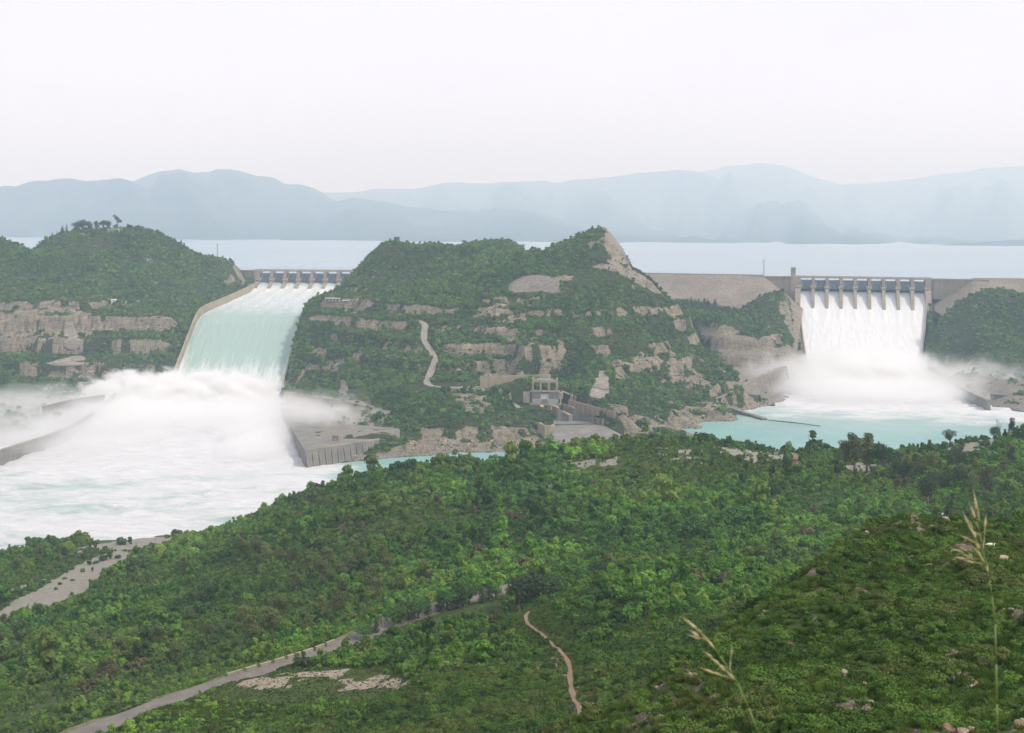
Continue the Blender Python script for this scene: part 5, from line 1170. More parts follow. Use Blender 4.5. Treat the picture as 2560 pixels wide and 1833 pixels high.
# trees along the road
ORD = 'first second third fourth fifth sixth seventh eighth ninth tenth eleventh twelfth thirteenth fourteenth fifteenth sixteenth seventeenth eighteenth nineteenth twentieth'.split() + ['further'] * 20
for k, (px, py, hh) in enumerate(((912, 1600, 40), (925, 1588, 36), (940, 1584, 34), (985, 1568, 50), (1000, 1560, 60), (1022, 1552, 56), (1045, 1548, 50), (1068, 1538, 40), (1100, 1530, 50), (1118, 1525, 55), (1142, 1522, 66), (1158, 1518, 60), (1172, 1512, 50), (1205, 1508, 44), (1222, 1502, 42), (1240, 1498, 34))):
    p = gnd(px, py, 200); tree('slim' if k % 3 else 'roundgreen', p, th(hh * 1.2, p), ORD[k] + ' dark slender tree, counted from the lower-left end, of the row lining the asphalt road', 'trees lining the road', 1.6)
for px, py, hh, kind, lab, w in ((1300, 1488, 70, 'round', 'big dark tree where the road disappears behind the spur', 1.1), (1332, 1478, 78, 'round', 'tallest dark tree of the thicket at the road bend', 1.0), (1372, 1470, 52, 'round', 'dark tree at the right end of the thicket by the road bend', 1.2),
                                 (1325, 1505, 36, 'roundgreen', 'low green tree in front of the thicket at the road bend', 1.3), (1460, 1445, 50, 'roundgreen', 'bushy green tree at the left of the clump above the spur', 1.2), (1490, 1440, 58, 'roundgreen', 'rounded bright-edged tree in the clump above the spur', 1.1),
                                 (1530, 1432, 46, 'round', 'dark tree in the middle of the clump above the spur', 1.1), (1570, 1425, 50, 'bright', 'yellow-green feathery tree right of the dark clump', 1.3), (1610, 1420, 46, 'bright', 'second yellow-green tree at the right end of the clump', 1.3),
                                 (1895, 1430, 52, 'roundgreen', 'green tree in the gully left of the goat ridge', 1.2), (1925, 1440, 60, 'round', 'taller dark tree in the gully left of the goat ridge', 1.1)):
    p = at_ground(px, 372 if px < 1400 else 392 if px < 1700 else 400); u, w0 = proj(p); tree(kind, p, th(hh + max(0, w0 - py), p) * 0.95, lab, None, w)
# shrubs standing apart on the sandy bank
for k, (px, py, hh) in enumerate(((232, 1385, 11), (262, 1374, 13), (222, 1412, 15), (240, 1408, 16), (258, 1402, 20), (276, 1398, 20), (295, 1396, 14), (200, 1410, 16), (178, 1425, 14), (164, 1432, 16), (180, 1452, 12), (207, 1430, 12), (231, 1429, 10), (214, 1378, 12), (150, 1462, 10), (140, 1475, 10),
                                  (120, 1456, 14), (160, 1448, 12), (305, 1362, 26), (325, 1362, 18), (442, 1342, 30), (418, 1345, 14), (165, 1358, 16), (215, 1356, 24), (120, 1358, 34), (95, 1362, 28), (70, 1366, 22))):
    p = gnd(px, py, 300); me = mid_coll.objects[k % 7].data
    o = bpy.data.objects.new('shrub', me.copy()); o.data.materials[0] = M['leaf_green'] if k % 2 else M['leaf_dark']; link(o); s = th(hh, p) * 0.62; o.location = p; o.scale = (s * 1.15, s * 1.15, s); o.rotation_euler = (0, 0, k)
    tag(o, 'small green shrub standing apart on the sandy bank above the white water', 'shrub', 'shrubs on the sandy bank')
# trees on the top of the left hill
for px, D, hh, kind, lab, w in ((131, 1765, 20, 'slim', 'smallest tree at the left end of the hilltop row', 1.2), (143, 1768, 17, 'slim', 'second small tree in the hilltop row', 1.3), (157, 1775, 26, 'slim', 'dark upright tree in the hilltop row', 1.8), (167, 1778, 26, 'slim', 'slender tree beside the upright one in the hilltop row', 1.0),
                                 (190, 1785, 28, 'round', 'bushy tree at the left of the wide hilltop grove', 1.1), (206, 1788, 34, 'round', 'highest rounded tree of the wide hilltop grove', 1.2), (222, 1790, 28, 'round', 'right-hand tree of the wide hilltop grove', 1.1), (241, 1792, 25, 'gumdark', 'thin see-through tree between the hilltop groves', 1.2),
                                 (258, 1795, 28, 'round', 'dark bushy tree left of the hilltop house', 1.0), (270, 1796, 28, 'round', 'dense tree touching the hilltop house', 1.0), (292, 1798, 40, 'wind', 'wind-swept leaning tree beside the hilltop house', 1.1), (325, 1802, 20, 'round', 'low spreading tree right of the hilltop house', 1.4), (344, 1805, 20, 'round', 'last low tree at the right of the hilltop', 1.3), (380, 1815, 13, 'round', 'single small tree on the right shoulder of the left hill', 1.2), (453, 1835, 16, 'slim', 'pointed small tree low on the right shoulder of the left hill', 1.3)):
    p = at_ground(px, D, GF); tree(kind, p, th(hh, p), lab, 'trees on the hilltop', w)
# tall poplars in front of the embankment
for k in range(34):
    px = rr.uniform(1690, 1860); D = 1690 + rr.uniform(-20, 18); p = at_ground(px, D, GF); tree('slim', p, rr.uniform(9, 13), 'slender dark tree in the plantation at the foot of the rockfill dam', 'plantation below the dam', 1.2)

# ------------------------------------------------------------------ outlet works at the foot of the long hill
ob = atz(1362, 1009, 27); OE = empty('outlet_gatehouse', (ob[0], ob[1], 27), -0.06)
tag(OE, 'open concrete gate structure with four columns above two pale blue gates', 'gatehouse')
base = MB().box(-14.5, 16.0, -3.0, 9, -10, 0.2).build('ledge', M['concrete'], OE, bevel=0.1)
for x0, x1 in ((-12.2, -2.6), (2.4, 13.0)):
    g = MB().box(x0, x1, -0.9, 0.2, 0.2, 4.3).build('sluice_gate', M['pale_gate'], OE)
    for z in (1.2, 2.3, 3.4): MB().box(x0 + 0.15, x1 - 0.15, -1.2, -0.9, z - 0.15, z + 0.15).build('rib', M['gate_arm'], g)
    for x in (x0 + 0.6, x1 - 0.6): MB().tube((x, -1.0, 0.6), (x, -1.7, 0.6), 0.55, None, 10).build('wheel', M['dark_concrete'], g)
MB().box(-2.55, 2.35, -2.2, 1.0, 0.2, 4.4).build('pier', M['grey_concrete'], OE)
MB().box(-12.6, -4.2, -0.6, 7.5, 4.35, 11.2).build('block', M['grey_concrete'], OE, bevel=0.1); MB().box(4.2, 12.9, -0.6, 7.5, 4.35, 11.2).build('block', M['grey_concrete'], OE, bevel=0.1)
MB().box(-4.2, 4.2, 0.8, 7.4, 4.4, 10.6).build('recess_panel', M['white_paint'], OE); MB().box(-4.2, 4.2, -0.3, 0.75, 9.7, 11.2).build('lintel', M['dark_concrete'], OE)
MB().box(-14.0, 14.4, -1.2, 8.2, 11.25, 12.0).build('platform_slab', M['concrete'], OE, bevel=0.1)
for x in (-11.8, -4.2, 3.6, 11.4):
    for y in (0.2, 6.2): MB().box(x - 0.85, x + 0.85, y - 0.8, y + 0.8, 12.0, 22.2 if abs(x) < 10 else 24.6).build('column', M['concrete'], OE, bevel=0.08)
for y in (0.2, 6.2): MB().box(-10.9, 10.5, y - 0.7, y + 0.7, 20.6, 22.6).build('beam', M['concrete'], OE, bevel=0.08)
for x in (-11.8, 11.4): MB().box(x - 0.7, x + 0.7, 1.05, 5.35, 20.6, 22.5).build('cross_beam', M['concrete'], OE)
MB().box(-8.0, 7.6, -0.3, 6.8, 22.65, 23.4).build('hoist_deck', M['steel'], OE)
rl = MB()
for x in np.arange(-13.8, 14.3, 1.8): rl.box(x, x + 0.1, -1.15, -1.05, 12.0, 13.1)
rl.box(-13.8, 14.2, -1.16, -1.02, 13.05, 13.15).build('railing', M['steel'], OE)
MB().box(-21, -14.6, 0, 6, 0, 10.6).build('side_block', M['concrete'], OE, bevel=0.1); MB().box(13.0, 17.5, 0.2, 7, 4.4, 10.8).build('side_block', M['concrete'], OE, bevel=0.1)
MB().add([(15.5, -2.5, 0.2), (16.6, -2.5, 0.2), (14.9, 1.5, 8), (13.8, 1.5, 8), (15.5, -1.3, 0.2), (16.6, -1.3, 0.2), (14.9, 2.5, 8), (13.8, 2.5, 8)], [(0, 1, 2, 3), (7, 6, 5, 4), (0, 4, 5, 1), (3, 2, 6, 7), (0, 3, 7, 4), (1, 5, 6, 2)]).build('stair', M['concrete'], OE)
Q = lambda px, py, z: tuple(atz(px, py, z))
wall_line('divider_wall', resample([Q(1368, 1013, 27), Q(1385, 1016, 27), Q(1396, 1021, 26), Q(1403, 1029, 22), Q(1412, 1034, 20.5), Q(1422, 1039, 19.5)], 3), -4.5, 5, M['grey_concrete'], 'curved grey divider wall between the two outlet channels', 'wall', M['concrete'])
wall_line('channel_wall', resample([Q(1406, 1012, 27), Q(1425, 1017, 26.5), Q(1436, 1021, 26), Q(1443, 1028, 22.5), Q(1465, 1034, 21), Q(1486, 1041, 20)], 3), -3, 5, M['grey_concrete'], 'long stepped concrete wall on the right of the outlet channels', 'wall', M['concrete'])
wall_line('channel_wall', resample([Q(1356, 1013, 27), Q(1366, 1026, 23), Q(1378, 1042, 18.5), Q(1386, 1058, 15.5), Q(1386, 1070, 14)], 3), 3, 2, M['grey_concrete'], 'short curved concrete wall on the left of the outlet channels', 'wall', M['concrete'])
for k, (a_, b_) in enumerate((((1486, 1042, 20), (1496, 1060, 15)), ((1497, 1044, 20), (1508, 1060, 15)))):
    pa, pb = Q(*a_), Q(*b_); o = MB().bar((pa[0], pa[1], 13), (pb[0], pb[1], 13), 2.2, 13).build('buttress_block', M['grey_concrete' if k else 'dark_concrete']); tag(o, ('dark', 'pale')[k] + ' buttress at the end of the right outlet channel wall', 'buttress')
M['still'] = NT('still_green_water'); M['still'] = M['still'].done(M['still'].bsdf((0.27, 0.34, 0.29), 0.15, None, 0.5))
bw = [Q(1365, 1014, 13.8), Q(1412, 1014, 13.8), Q(1488, 1042, 13.8), Q(1502, 1060, 13.8), Q(1388, 1063, 13.8), Q(1372, 1042, 13.8)]
tag(MB().prism_z([(p[0], p[1]) for p in bw], 4, 13.8).build('basin_water', M['still']), kind='structure')
ap = [Q(1386, 1063, 14.2), Q(1440, 1061, 14.2), Q(1502, 1060, 14.2), Q(1575, 1098, 7.5), Q(1560, 1135, 0.5), Q(1440, 1140, 0.5), Q(1374, 1108, 7.5)]
n = len(ap); vs = ap + [(p[0], p[1], -6) for p in ap]
sl_ = MB().add(vs, [tuple(range(n)), tuple(range(2 * n - 1, n - 1, -1))] + [(i, (i + 1) % n, n + (i + 1) % n, n + i) for i in range(n)]).build('concrete_apron', M['grey_concrete']); tag(sl_, 'broad grey sloping concrete apron below the outlet basin', 'apron')
MB().bar((ap[0][0], ap[0][1], 14.4), (ap[2][0], ap[2][1], 14.4), 2.0, 1.4).build('sill', M['dark_concrete'], sl_)
wall_line('channel_wall', [Q(1352, 1056, 19), Q(1362, 1062, 18), Q(1386, 1066, 15.5)], 3, 2, M['concrete'], 'pale block wall at the left corner of the outlet basin', 'wall')
wall_line('retaining_wall', resample([Q(1421, 999, 32.5), Q(1450, 1007, 31), Q(1490, 1018, 29), Q(1535, 1029, 27)], 5), -1.5, 21, M['brown_wall'], 'stone retaining wall with pilasters beside the outlet channels', 'wall', None, 6.0)
wall_line('retaining_wall', resample([Q(1200, 940, 49), Q(1240, 940, 49), Q(1290, 938, 49.5), Q(1330, 937, 50), Q(1376, 936, 50)], 8), 2, 36, M['concrete'], 'long tan retaining wall behind the outlet gate structure', 'wall')
# stepped stone terraces under the hill road
TE = empty('stone_terrace', gnd(1170, 1000, 1000, 1500, GF)); tag(TE, 'slope of pale stepped stone courses below the hill road', 'terrace')
tl = TE.location
for k in range(9):
    a_ = gnd(1108 + 7 * k, 974 + 7 * k, 1000, 1500, GF); c_ = gnd(1196 + 5 * k, 973 + 7 * k, 1000, 1500, GF); b = MB(); m = 9
    for j in range(m):
        if rr.random() < 0.18: continue
        p0 = a_ + (c_ - a_) * (j / m); p1 = a_ + (c_ - a_) * ((j + 0.86) / m); p0[2] = sample(GF, [p0[0]], [p0[1]])[0]; p1[2] = sample(GF, [p1[0]], [p1[1]])[0]
        b.bar((p0[0] - tl[0], p0[1] - tl[1] - 0.5, p0[2] - tl[2] + 0.5), (p1[0] - tl[0], p1[1] - tl[1] - 0.5, p1[2] - tl[2] + 0.5), 1.6, 1.5)
    if b.v: b.build('course', M['concrete'], TE)

# ------------------------------------------------------------------ concrete facings laid on the slopes
def facing(name, outline, mat, label, ledges=0, lift=1.6):
    b = np.array(outline, float); 
    bb = []
    for i in range(len(b)): bb += [b[i] * (1 - t) + b[(i + 1) % len(b)] * t for t in (0, 0.33, 0.66)]
    b = np.array(bb); c = b.mean(0); n = len(b); vs = []; fs = []; R = 7
    P0 = hit(GF, c[0], c[1], 1000, 2000); D0 = None
    for k in range(R + 1):
        t = k / R
        for q in (b if k else [c]):
            px, py = c + (q - c) * t; p = hit(GF, px, py, 1000, 2000); d = ray(px, py); d = d / np.linalg.norm(d); p = p - d * lift * (1.0 if k < R else 0.4); vs.append(p)
    V = np.array(vs)                                            # ease single spikes out of the sheet
    med = np.median(V[:, 1]); V2 = V.copy()
    for k in range(1, R + 1):
        ring = V[1 + (k - 1) * n:1 + k * n]; V2[1 + (k - 1) * n:1 + k * n] = (np.roll(ring, 1, 0) + 2 * ring + np.roll(ring, -1, 0)) / 4
    back = [tuple(p + np.array([0, 5.0, -1.0])) for p in V2[1 + (R - 1) * n:]]
    vs = [tuple(p) for p in V2] + back
    for i in range(n): fs.append((0, 1 + i, 1 + (i + 1) % n))
    for k in range(1, R + 1):
        o = 1 + (k - 1) * n
        for i in range(n): fs.append((o + i, o + n + i, o + n + (i + 1) % n, o + (i + 1) % n)) if k < R + 1 else None
    fo = MB().add(vs, fs).build(name, mat, None, True); tag(fo, label, 'slope facing'); return fo, V2
t = NT('stained_shotcrete'); g = t.geo((0.25, 0.25, 0.05)); a = t.noise(1.0, 6, 0.7, g); c = t.ramp(a, [(0.3, (0.10, 0.09, 0.08)), (0.5, (0.20, 0.18, 0.155)), (0.72, (0.29, 0.26, 0.225))]); M['shotcrete'] = t.done(t.bsdf(c, 0.95, t.bump(t.noise(0.7, 5, 0.7, t.geo()), 0.5, 0.6), 0.1))
t = NT('coursed_stone_facing'); g = t.geo((0.15, 0.15, 1.3)); a = t.noise(1.0, 4, 0.6, g); c = t.ramp(a, [(0.35, (0.17, 0.15, 0.13)), (0.6, (0.34, 0.30, 0.26))]); M['coursed'] = t.done(t.bsdf(c, 0.95, t.bump(a, 0.6, 0.6), 0.1))
facing('shotcrete_facing', [(1264, 733), (1266, 718), (1285, 700), (1320, 688), (1350, 687), (1385, 693), (1400, 705), (1402, 725), (1398, 733), (1375, 734), (1355, 729), (1320, 732)], M['shotcrete'], 'big dome-shaped grey shotcrete patch high on the peaked hill')
fo, _ = facing('stone_facing', [(1500, 925), (1518, 928), (1524, 955), (1523, 1000), (1466, 994), (1478, 966), (1490, 942)], M['coursed'], 'tapering dark stone-faced buttress on the slope right of the outlet works')
pa = [gnd(1481, 967, 1000, 1500, GF), gnd(1500, 972, 1000, 1500, GF), gnd(1523, 974, 1000, 1500, GF)]; b = MB()
for u, w in zip(pa[:-1], pa[1:]): b.bar((u[0], u[1] - 2.5, u[2] + 1.2), (w[0], w[1] - 2.5, w[2] + 1.2), 1.6, 0.8)
b.build('ledge', M['concrete'], fo)
facing('stone_facing', [(160, 804), (182, 804), (188, 830), (206, 850), (198, 868), (188, 880), (156, 872), (158, 840)], M['coursed'], 'pale coursed stone facing flaring down the upper cliff left of the chute')
facing('stone_facing', [(112, 908), (150, 898), (190, 888), (214, 892), (218, 914), (150, 917), (122, 914)], M['coursed'], 'brown ribbed stone facing on the lower cliff bench')
facing('shotcrete_facing', [(350, 932), (375, 928), (402, 928), (405, 945), (392, 962), (354, 956)], M['coursed'], 'pale smooth rock facing at the cliff foot next to the chute wall')
facing('shotcrete_facing', [(846, 950), (864, 948), (872, 962), (868, 990), (843, 990)], M['shotcrete'], 'narrow grey facing on the buttress right of the chute foot')

# ------------------------------------------------------------------ small buildings and masts
def house(p, w, d, h, label, wall, roof, flat=True, rz=0.0, name='building', over=0.5, veranda=False, win=2):
    E = empty(name, (p[0], p[1], p[2]), rz); tag(E, label, 'building')
    wl = MB().box(-w / 2, w / 2, -d / 2, d / 2, -1.5, h).build('wall', wall, E)
    if flat: MB().box(-w / 2 - over, w / 2 + over, -d / 2 - over * 2, d / 2 + over, h, h + 0.45).build('roof', roof, E, bevel=0.06)
    else: MB().prism_x([(-d / 2 - over, h - 0.1), (0, h + d * 0.28), (d / 2 + over, h - 0.1), (0, h + d * 0.28 - 0.3)], -w / 2 - over, w / 2 + over).build('roof', roof, E)
    for k in range(win):
        x = -w / 2 + (k + 0.75) * w / (win + 0.5); wd = MB().box(x - 0.6, x + 0.6, -d / 2 - 0.06, -d / 2 + 0.1, h * 0.42, h * 0.42 + 1.2).build('window', M['dark_concrete'], E)
        MB().box(x - 0.75, x + 0.75, -d / 2 - 0.18, -d / 2 - 0.0, h * 0.42 - 0.16, h * 0.42 - 0.02).build('sill', M['concrete'], wd)
    MB().box(w * 0.32, w * 0.32 + 1.1, -d / 2 - 0.05, -d / 2 + 0.1, 0.0, 2.1).build('door', M['brown_wall'], E)
    if veranda:
        for x in np.linspace(-w / 2, w / 2, 5): MB().box(x - 0.15, x + 0.15, -d / 2 - over * 1.7, -d / 2 - over * 1.7 + 0.3, -1.5, h).build('post', M['white_paint'], E)
    return E
p = gnd(832, 753, 1300, 1800, GF); house(p, 17, 7, 3.2, 'long low house with a white flat roof on the buttress beside the chute', M['brown_wall'], M['white_paint'], True, 0.05, 'house', 1.0, True, 4)
p = gnd(864, 757, 1300, 1800, GF); house(p, 8, 4, 2.2, 'small white-roofed shed next to the long flat-roofed house', M['brown_wall'], M['white_paint'], True, 0.1, 'shed', 0.4, False, 1)
p = at_ground(992, 1648, GF); E = house(p + np.array([0, 0, 3.2]), 7.5, 5, 4.6, 'boxy concrete lookout on the left top of the long hill', M['grey_concrete'], M['roof_sheet'], True, 0.0, 'lookout', 0.5, False, 2)
p = at_ground(285, 1785, GF); house(p, 16, 7, 3.6, 'white house half hidden by trees on the hilltop', M['white_paint'], M['roof_sheet'], True, 0.05, 'house', 0.8, False, 4)
p = gnd(285, 757, 1400, 1800, GF); house(p, 6.5, 5, 3.0, 'little white house on a ledge above the cliff road', M['white_paint'], M['roof_sheet'], False, 0.2, 'house', 0.4, False, 1)
wall_line('ledge_wall', [tuple(gnd(x_, 764, 1400, 1800, GF) + np.array([0, -6, 1.5])) for x_ in (276, 300, 322, 338)], -2, 84, M['concrete'], 'pale stone ledge wall under the little white house', 'wall')
p = atz(1303, 962, 37.3); house(p, 6.5, 4, 2.6, 'open shed with a white roof beside the outlet gate structure', M['brown_wall'], M['white_paint'], True, 0.0, 'shed', 0.5, True, 1)
def pylon(p, h, label):
    E = empty('lattice_mast', (p[0], p[1], p[2])); tag(E, label, 'mast'); w = h * 0.045
    for sx, sy in ((-1, -1), (1, -1), (1, 1), (-1, 1)): MB().tube((sx * w, sy * w, -0.5), (sx * w * 0.35, sy * w * 0.35, h), 0.16, 0.12, 4).build('leg', M['steel'], E)
    b = MB()
    for k in range(8):
        z0, z1 = h * k / 8, h * (k + 1) / 8; f = lambda z: w * (1 - 0.65 * z / h)
        for a_, c_ in (((-1, -1), (1, -1)), ((1, -1), (1, 1)), ((1, 1), (-1, 1)), ((-1, 1), (-1, -1))): b.tube((a_[0] * f(z0), a_[1] * f(z0), z0), (c_[0] * f(z1), c_[1] * f(z1), z1), 0.08, None, 3)
    b.build('bracing', M['steel'], E); MB().box(-h * 0.11, h * 0.11, -0.4, 0.4, h * 0.97, h * 1.0).build('lamp_bar', M['steel'], E)
p = at_ground(544, 1880, GF); pylon(p, 22, 'thin lattice mast behind the shoulder of the left hill')
dp = at(1909, 692, 1826); pylon((dp[0], dp[1], 129.6), 23, 'thin lattice mast standing on the crest of the rockfill dam')
for px, D, hh, lab in ((1109 + 15 - 75, 1672, 9, 'short pole on the ridge between the lookout and the peak'), (265, 1805, 24, 'thin aerial pole among the hilltop trees'), (362, 1812, 12, 'short post on the hilltop right of the trees')):
    p = at_ground(px, D, GF); o = MB().tube((0, 0, -0.5), (0, 0, hh * 0.55), 0.16, 0.1, 5).box(-0.7, 0.7, -0.08, 0.08, hh * 0.5, hh * 0.5 + 0.15).build('pole', M['steel']); o.location = p; tag(o, lab, 'pole')
# conical clay hut and the low white tank among the shrubs
p = gnd(1984, 1156, 400); E = empty('clay_hut', p, 0.3); tag(E, 'small brown pointed clay hut on the bare patch of the green hill', 'hut')
s = p[1] / FPX
MB().prism_z([(-1.5, -1.4), (1.5, -1.4), (1.5, 1.4), (-1.5, 1.4)], -0.3, 2.2).build('wall', M['red_clay'], E, bevel=0.1)
b = MB(); b.add([(-1.9, -1.8, 2.0), (1.9, -1.8, 2.0), (1.9, 1.8, 2.0), (-1.9, 1.8, 2.0), (0.1, 0, 4.6)], [(0, 1, 4), (1, 2, 4), (2, 3, 4), (3, 0, 4), (3, 2, 1, 0)]).build('thatched_roof', M['red_clay'], E)
MB().box(-0.4, 0.4, -1.46, -1.3, 0, 1.6).build('doorway', M['dark_concrete'], E)
p = gnd(2425, 1143, 400); E = empty('water_tank', p, -0.25); tag(E, 'low white concrete water tank on the bare ground left of the terrace trees', 'tank')
MB().box(-4.2, 4.2, -1.6, 1.6, -0.4, 1.1).build('basin', M['white_paint'], E, bevel=0.08); MB().box(-3.9, 3.9, -1.35, 1.35, 1.1, 1.14).build('water', M['still'], E)
# parapet blocks along the road
d_ = np.gradient(road_pts[:, :2], axis=0); d_ /= np.linalg.norm(d_, axis=1)[:, None]; nr_ = np.c_[-d_[:, 1], d_[:, 0]]
L_ = np.r_[0, np.cumsum(np.linalg.norm(np.diff(road_pts[:, :2], axis=0), axis=1))]
pxs = np.array([proj(p)[0] for p in road_pts]); s0, s1 = np.interp(590, pxs, L_), np.interp(862, pxs, L_)
s_ = s0; k = 0
while s_ < s1:
    ln = 3.4 if k % 4 else 4.6; mid = s_ + ln / 2; q = np.array([np.interp(mid, L_, road_pts[:, j]) for j in range(3)]); nn = np.array([np.interp(mid, L_, nr_[:, j]) for j in range(2)]); dd = np.array([np.interp(mid, L_, d_[:, j]) for j in range(2)])
    o = MB().box(-ln / 2, ln / 2, -0.3, 0.3, -0.6, 0.7).build('parapet_block', M['concrete'], bevel=0.05); pos = q[:2] + nn * 4.1; o.location = (pos[0], pos[1], 75.0 + 0.04 * math.sin(k * 2.1)); o.rotation_euler = (0.02 * math.sin(k * 3.3), 0, math.atan2(dd[1], dd[0]))
    MB().box(-ln / 2 - 0.06, ln / 2 + 0.06, -0.37, 0.37, 0.7, 0.8).build('coping', M['concrete'], o)
    tag(o, ORD[k] + ' low pale parapet block, counted uphill, along the outer edge of the asphalt road', 'parapet', 'roadside parapets'); s_ += ln + 1.2; k += 1
for px, py, lab in ((952, 1560, 'left of two pale concrete gateposts where trees meet the road'), (958, 1572, 'right of two pale concrete gateposts where trees meet the road')):
    p = gnd(px, py, 200); o = MB().box(-0.3, 0.3, -0.3, 0.3, -0.5, 2.6).build('gatepost', M['concrete'], bevel=0.05); o.location = p; tag(o, lab, 'post'); MB().box(-0.4, 0.4, -0.4, 0.4, 2.6, 2.8).build('cap', M['concrete'], o)

# ------------------------------------------------------------------ loose stones
def rock_mesh(seed, flat):
    r = np.random.default_rng(seed); bm = bmesh.new(); bmesh.ops.create_icosphere(bm, subdivisions=2, radius=1)
    ax = r.normal(size=(9, 3)); ax /= np.linalg.norm(ax, axis=1)[:, None]; lim = r.uniform(0.45, 0.85, 9)
    for v in bm.verts:
        c = np.array(v.co)
        for a_, l_ in zip(ax, lim):
            k_ = c @ a_
            if k_ > l_: c = c - a_ * (k_ - l_)
        v.co = (c[0] * 1.15, c[1] * 0.9, c[2] * flat)
    me = bpy.data.meshes.new('stone'); bm.to_mesh(me); bm.free(); return me
t = NT('stone_faces'); base = t.attr('tint', 'INSTANCER').outputs['Color']; n_ = t.noise(2.0, 5, 0.7, t.coord('Object')); c = t.mix(1.0, base, t.ramp(n_, [(0.3, 0.55), (0.7, 1.3)]), 'MULTIPLY'); M['stone'] = t.done(t.bsdf(c, 0.9, t.bump(n_, 0.5, 0.2), 0.15))
rocks = [rock_mesh(i, f) for i, f in enumerate((0.5, 0.7, 0.4, 0.8, 0.6))]
for me in rocks: me.materials.append(M['stone'])
rock_coll = collection('stone', rocks)
x, y, z = points(GN, 60000, 58, 300); rk_ = sample(GN, x, y, 'rocky'); gv = sample(GN, x, y, 'gravel'); ok = seen(GN, x, y, z, 1.5) & (rng.random(len(x)) < np.maximum(rk_ * 0.5, gv * 0.5) + 0.004)
x, y, z = x[ok], y[ok], z[ok]; n = len(x); s = 0.14 + 0.38 * rng.random(n) ** 3; cc = np.array([(0.34, 0.27, 0.21), (0.24, 0.16, 0.11), (0.36, 0.32, 0.27), (0.26, 0.19, 0.14)])[rng.integers(0, 4, n)]
scatter('loose_stones', np.c_[x, y, z + 0.05], np.c_[s, s, s], rng.integers(0, 5, n), cc, rock_coll, tilt=0.3)
x, y, z = points(GF, 60000, 1030, 1420, 0.45); gv = sample(GF, x, y, 'gravel'); slp = sample(GF, x, y, 'slope')
ok = (z > -0.6) & (z < 14) & (gv > 0.3) & (x > -260) & (x < 330) & seen(GF, x, y, z, 3) & ~inpoly(x, y, basin) & (rng.random(len(x)) < 0.8)
x, y, z = x[ok], y[ok], z[ok]; n = len(x); s = 0.5 + 1.7 * rng.random(n) ** 3; cc = np.array([(0.30, 0.25, 0.20), (0.38, 0.33, 0.27), (0.24, 0.20, 0.17), (0.42, 0.36, 0.29)])[rng.integers(0, 4, n)]
scatter('bank_boulders', np.c_[x, y, z + 0.2], np.c_[s, s, s], rng.integers(0, 5, n), cc, rock_coll, tilt=0.4)

# ------------------------------------------------------------------ goats on the near ridge
def skin(name, verts, edges, radii, mat, parent=None, root=0, sub=2):
    me = bpy.data.meshes.new(name); me.from_pydata(verts, edges, []); o = bpy.data.objects.new(name, me); S.collection.objects.link(o)
    md = o.modifiers.new('s', 'SKIN'); md.use_smooth_shade = True
    for i, rv in enumerate(radii): me.skin_vertices[0].data[i].radius = (rv, rv) if not isinstance(rv, tuple) else rv
    me.skin_vertices[0].data[root].use_root = True
    o.modifiers.new('u', 'SUBSURF').levels = sub
    dg = bpy.context.evaluated_depsgraph_get(); m2 = bpy.data.meshes.new_from_object(o.evaluated_get(dg)); bpy.data.objects.remove(o); m2.name = name; m2.materials.clear(); m2.materials.append(mat)
    for p_ in m2.polygons: p_.use_smooth = True
    return link(bpy.data.objects.new(name, m2), parent)
def mat_goat(name, a, b, thr):
    t = NT(name); n_ = t.noise(2.2, 3, 0.5, t.coord('Object')); return t.done(t.bsdf(t.ramp(n_, [(thr - 0.03, a), (thr + 0.03, b)]), 0.9, None, 0.1))
def goat(p, rz, mat, label, graze):
    E = empty('goat', p, rz); tag(E, label, 'goat', 'goats on the near ridge')
    hz_ = 0.32 if graze else 0.98; hx = 0.78 if graze else 0.72
    V = [(-0.42, 0, 0.66), (-0.1, 0, 0.64), (0.28, 0, 0.68), (0.50, 0, 0.74 if not graze else 0.6), (hx - 0.1, 0, (hz_ + 0.66) / 2 + 0.05), (hx, 0, hz_), (hx + 0.2, 0, hz_ - 0.08), (-0.52, 0, 0.72), (-0.62, 0, 0.82)]
    Ed = [(0, 1), (1, 2), (2, 3), (3, 4), (4, 5), (5, 6), (0, 7), (7, 8)]; Rd = [0.18, 0.23, 0.2, 0.13, 0.09, 0.09, 0.045, 0.05, 0.025]
    for sy in (-1, 1):                       # fore legs, then hind legs with knee and hock
        b = len(V); V += [(0.30, 0.11 * sy, 0.48), (0.31, 0.11 * sy, 0.26), (0.30, 0.11 * sy, 0.0)]; Ed += [(2, b), (b, b + 1), (b + 1, b + 2)]; Rd += [0.075, 0.045, 0.04]
        b = len(V); V += [(-0.36, 0.12 * sy, 0.46), (-0.50, 0.12 * sy, 0.28), (-0.46, 0.12 * sy, 0.0)]; Ed += [(0, b), (b, b + 1), (b + 1, b + 2)]; Rd += [0.10, 0.045, 0.04]
    skin('body', V, Ed, Rd, mat, E)
    for sy in (-1, 1):
        MB().tube((hx + 0.0, 0.05 * sy, hz_ + 0.07), (hx - 0.12, 0.09 * sy, hz_ + 0.24), 0.022, 0.008, 5).build('horn', M['bark'], E); MB().tube((hx - 0.02, 0.07 * sy, hz_ + 0.03), (hx - 0.06, 0.2 * sy, hz_ - 0.04), 0.035, 0.012, 5).build('ear', mat, E)
    return E
gw = mat_goat('pied_goat_coat', (0.75, 0.70, 0.64), (0.05, 0.04, 0.035), 0.52); gb = mat_goat('dark_goat_coat', (0.05, 0.04, 0.035), (0.6, 0.55, 0.5), 0.62); gt = mat_goat('cream_goat_coat', (0.62, 0.48, 0.36), (0.72, 0.66, 0.58), 0.5)
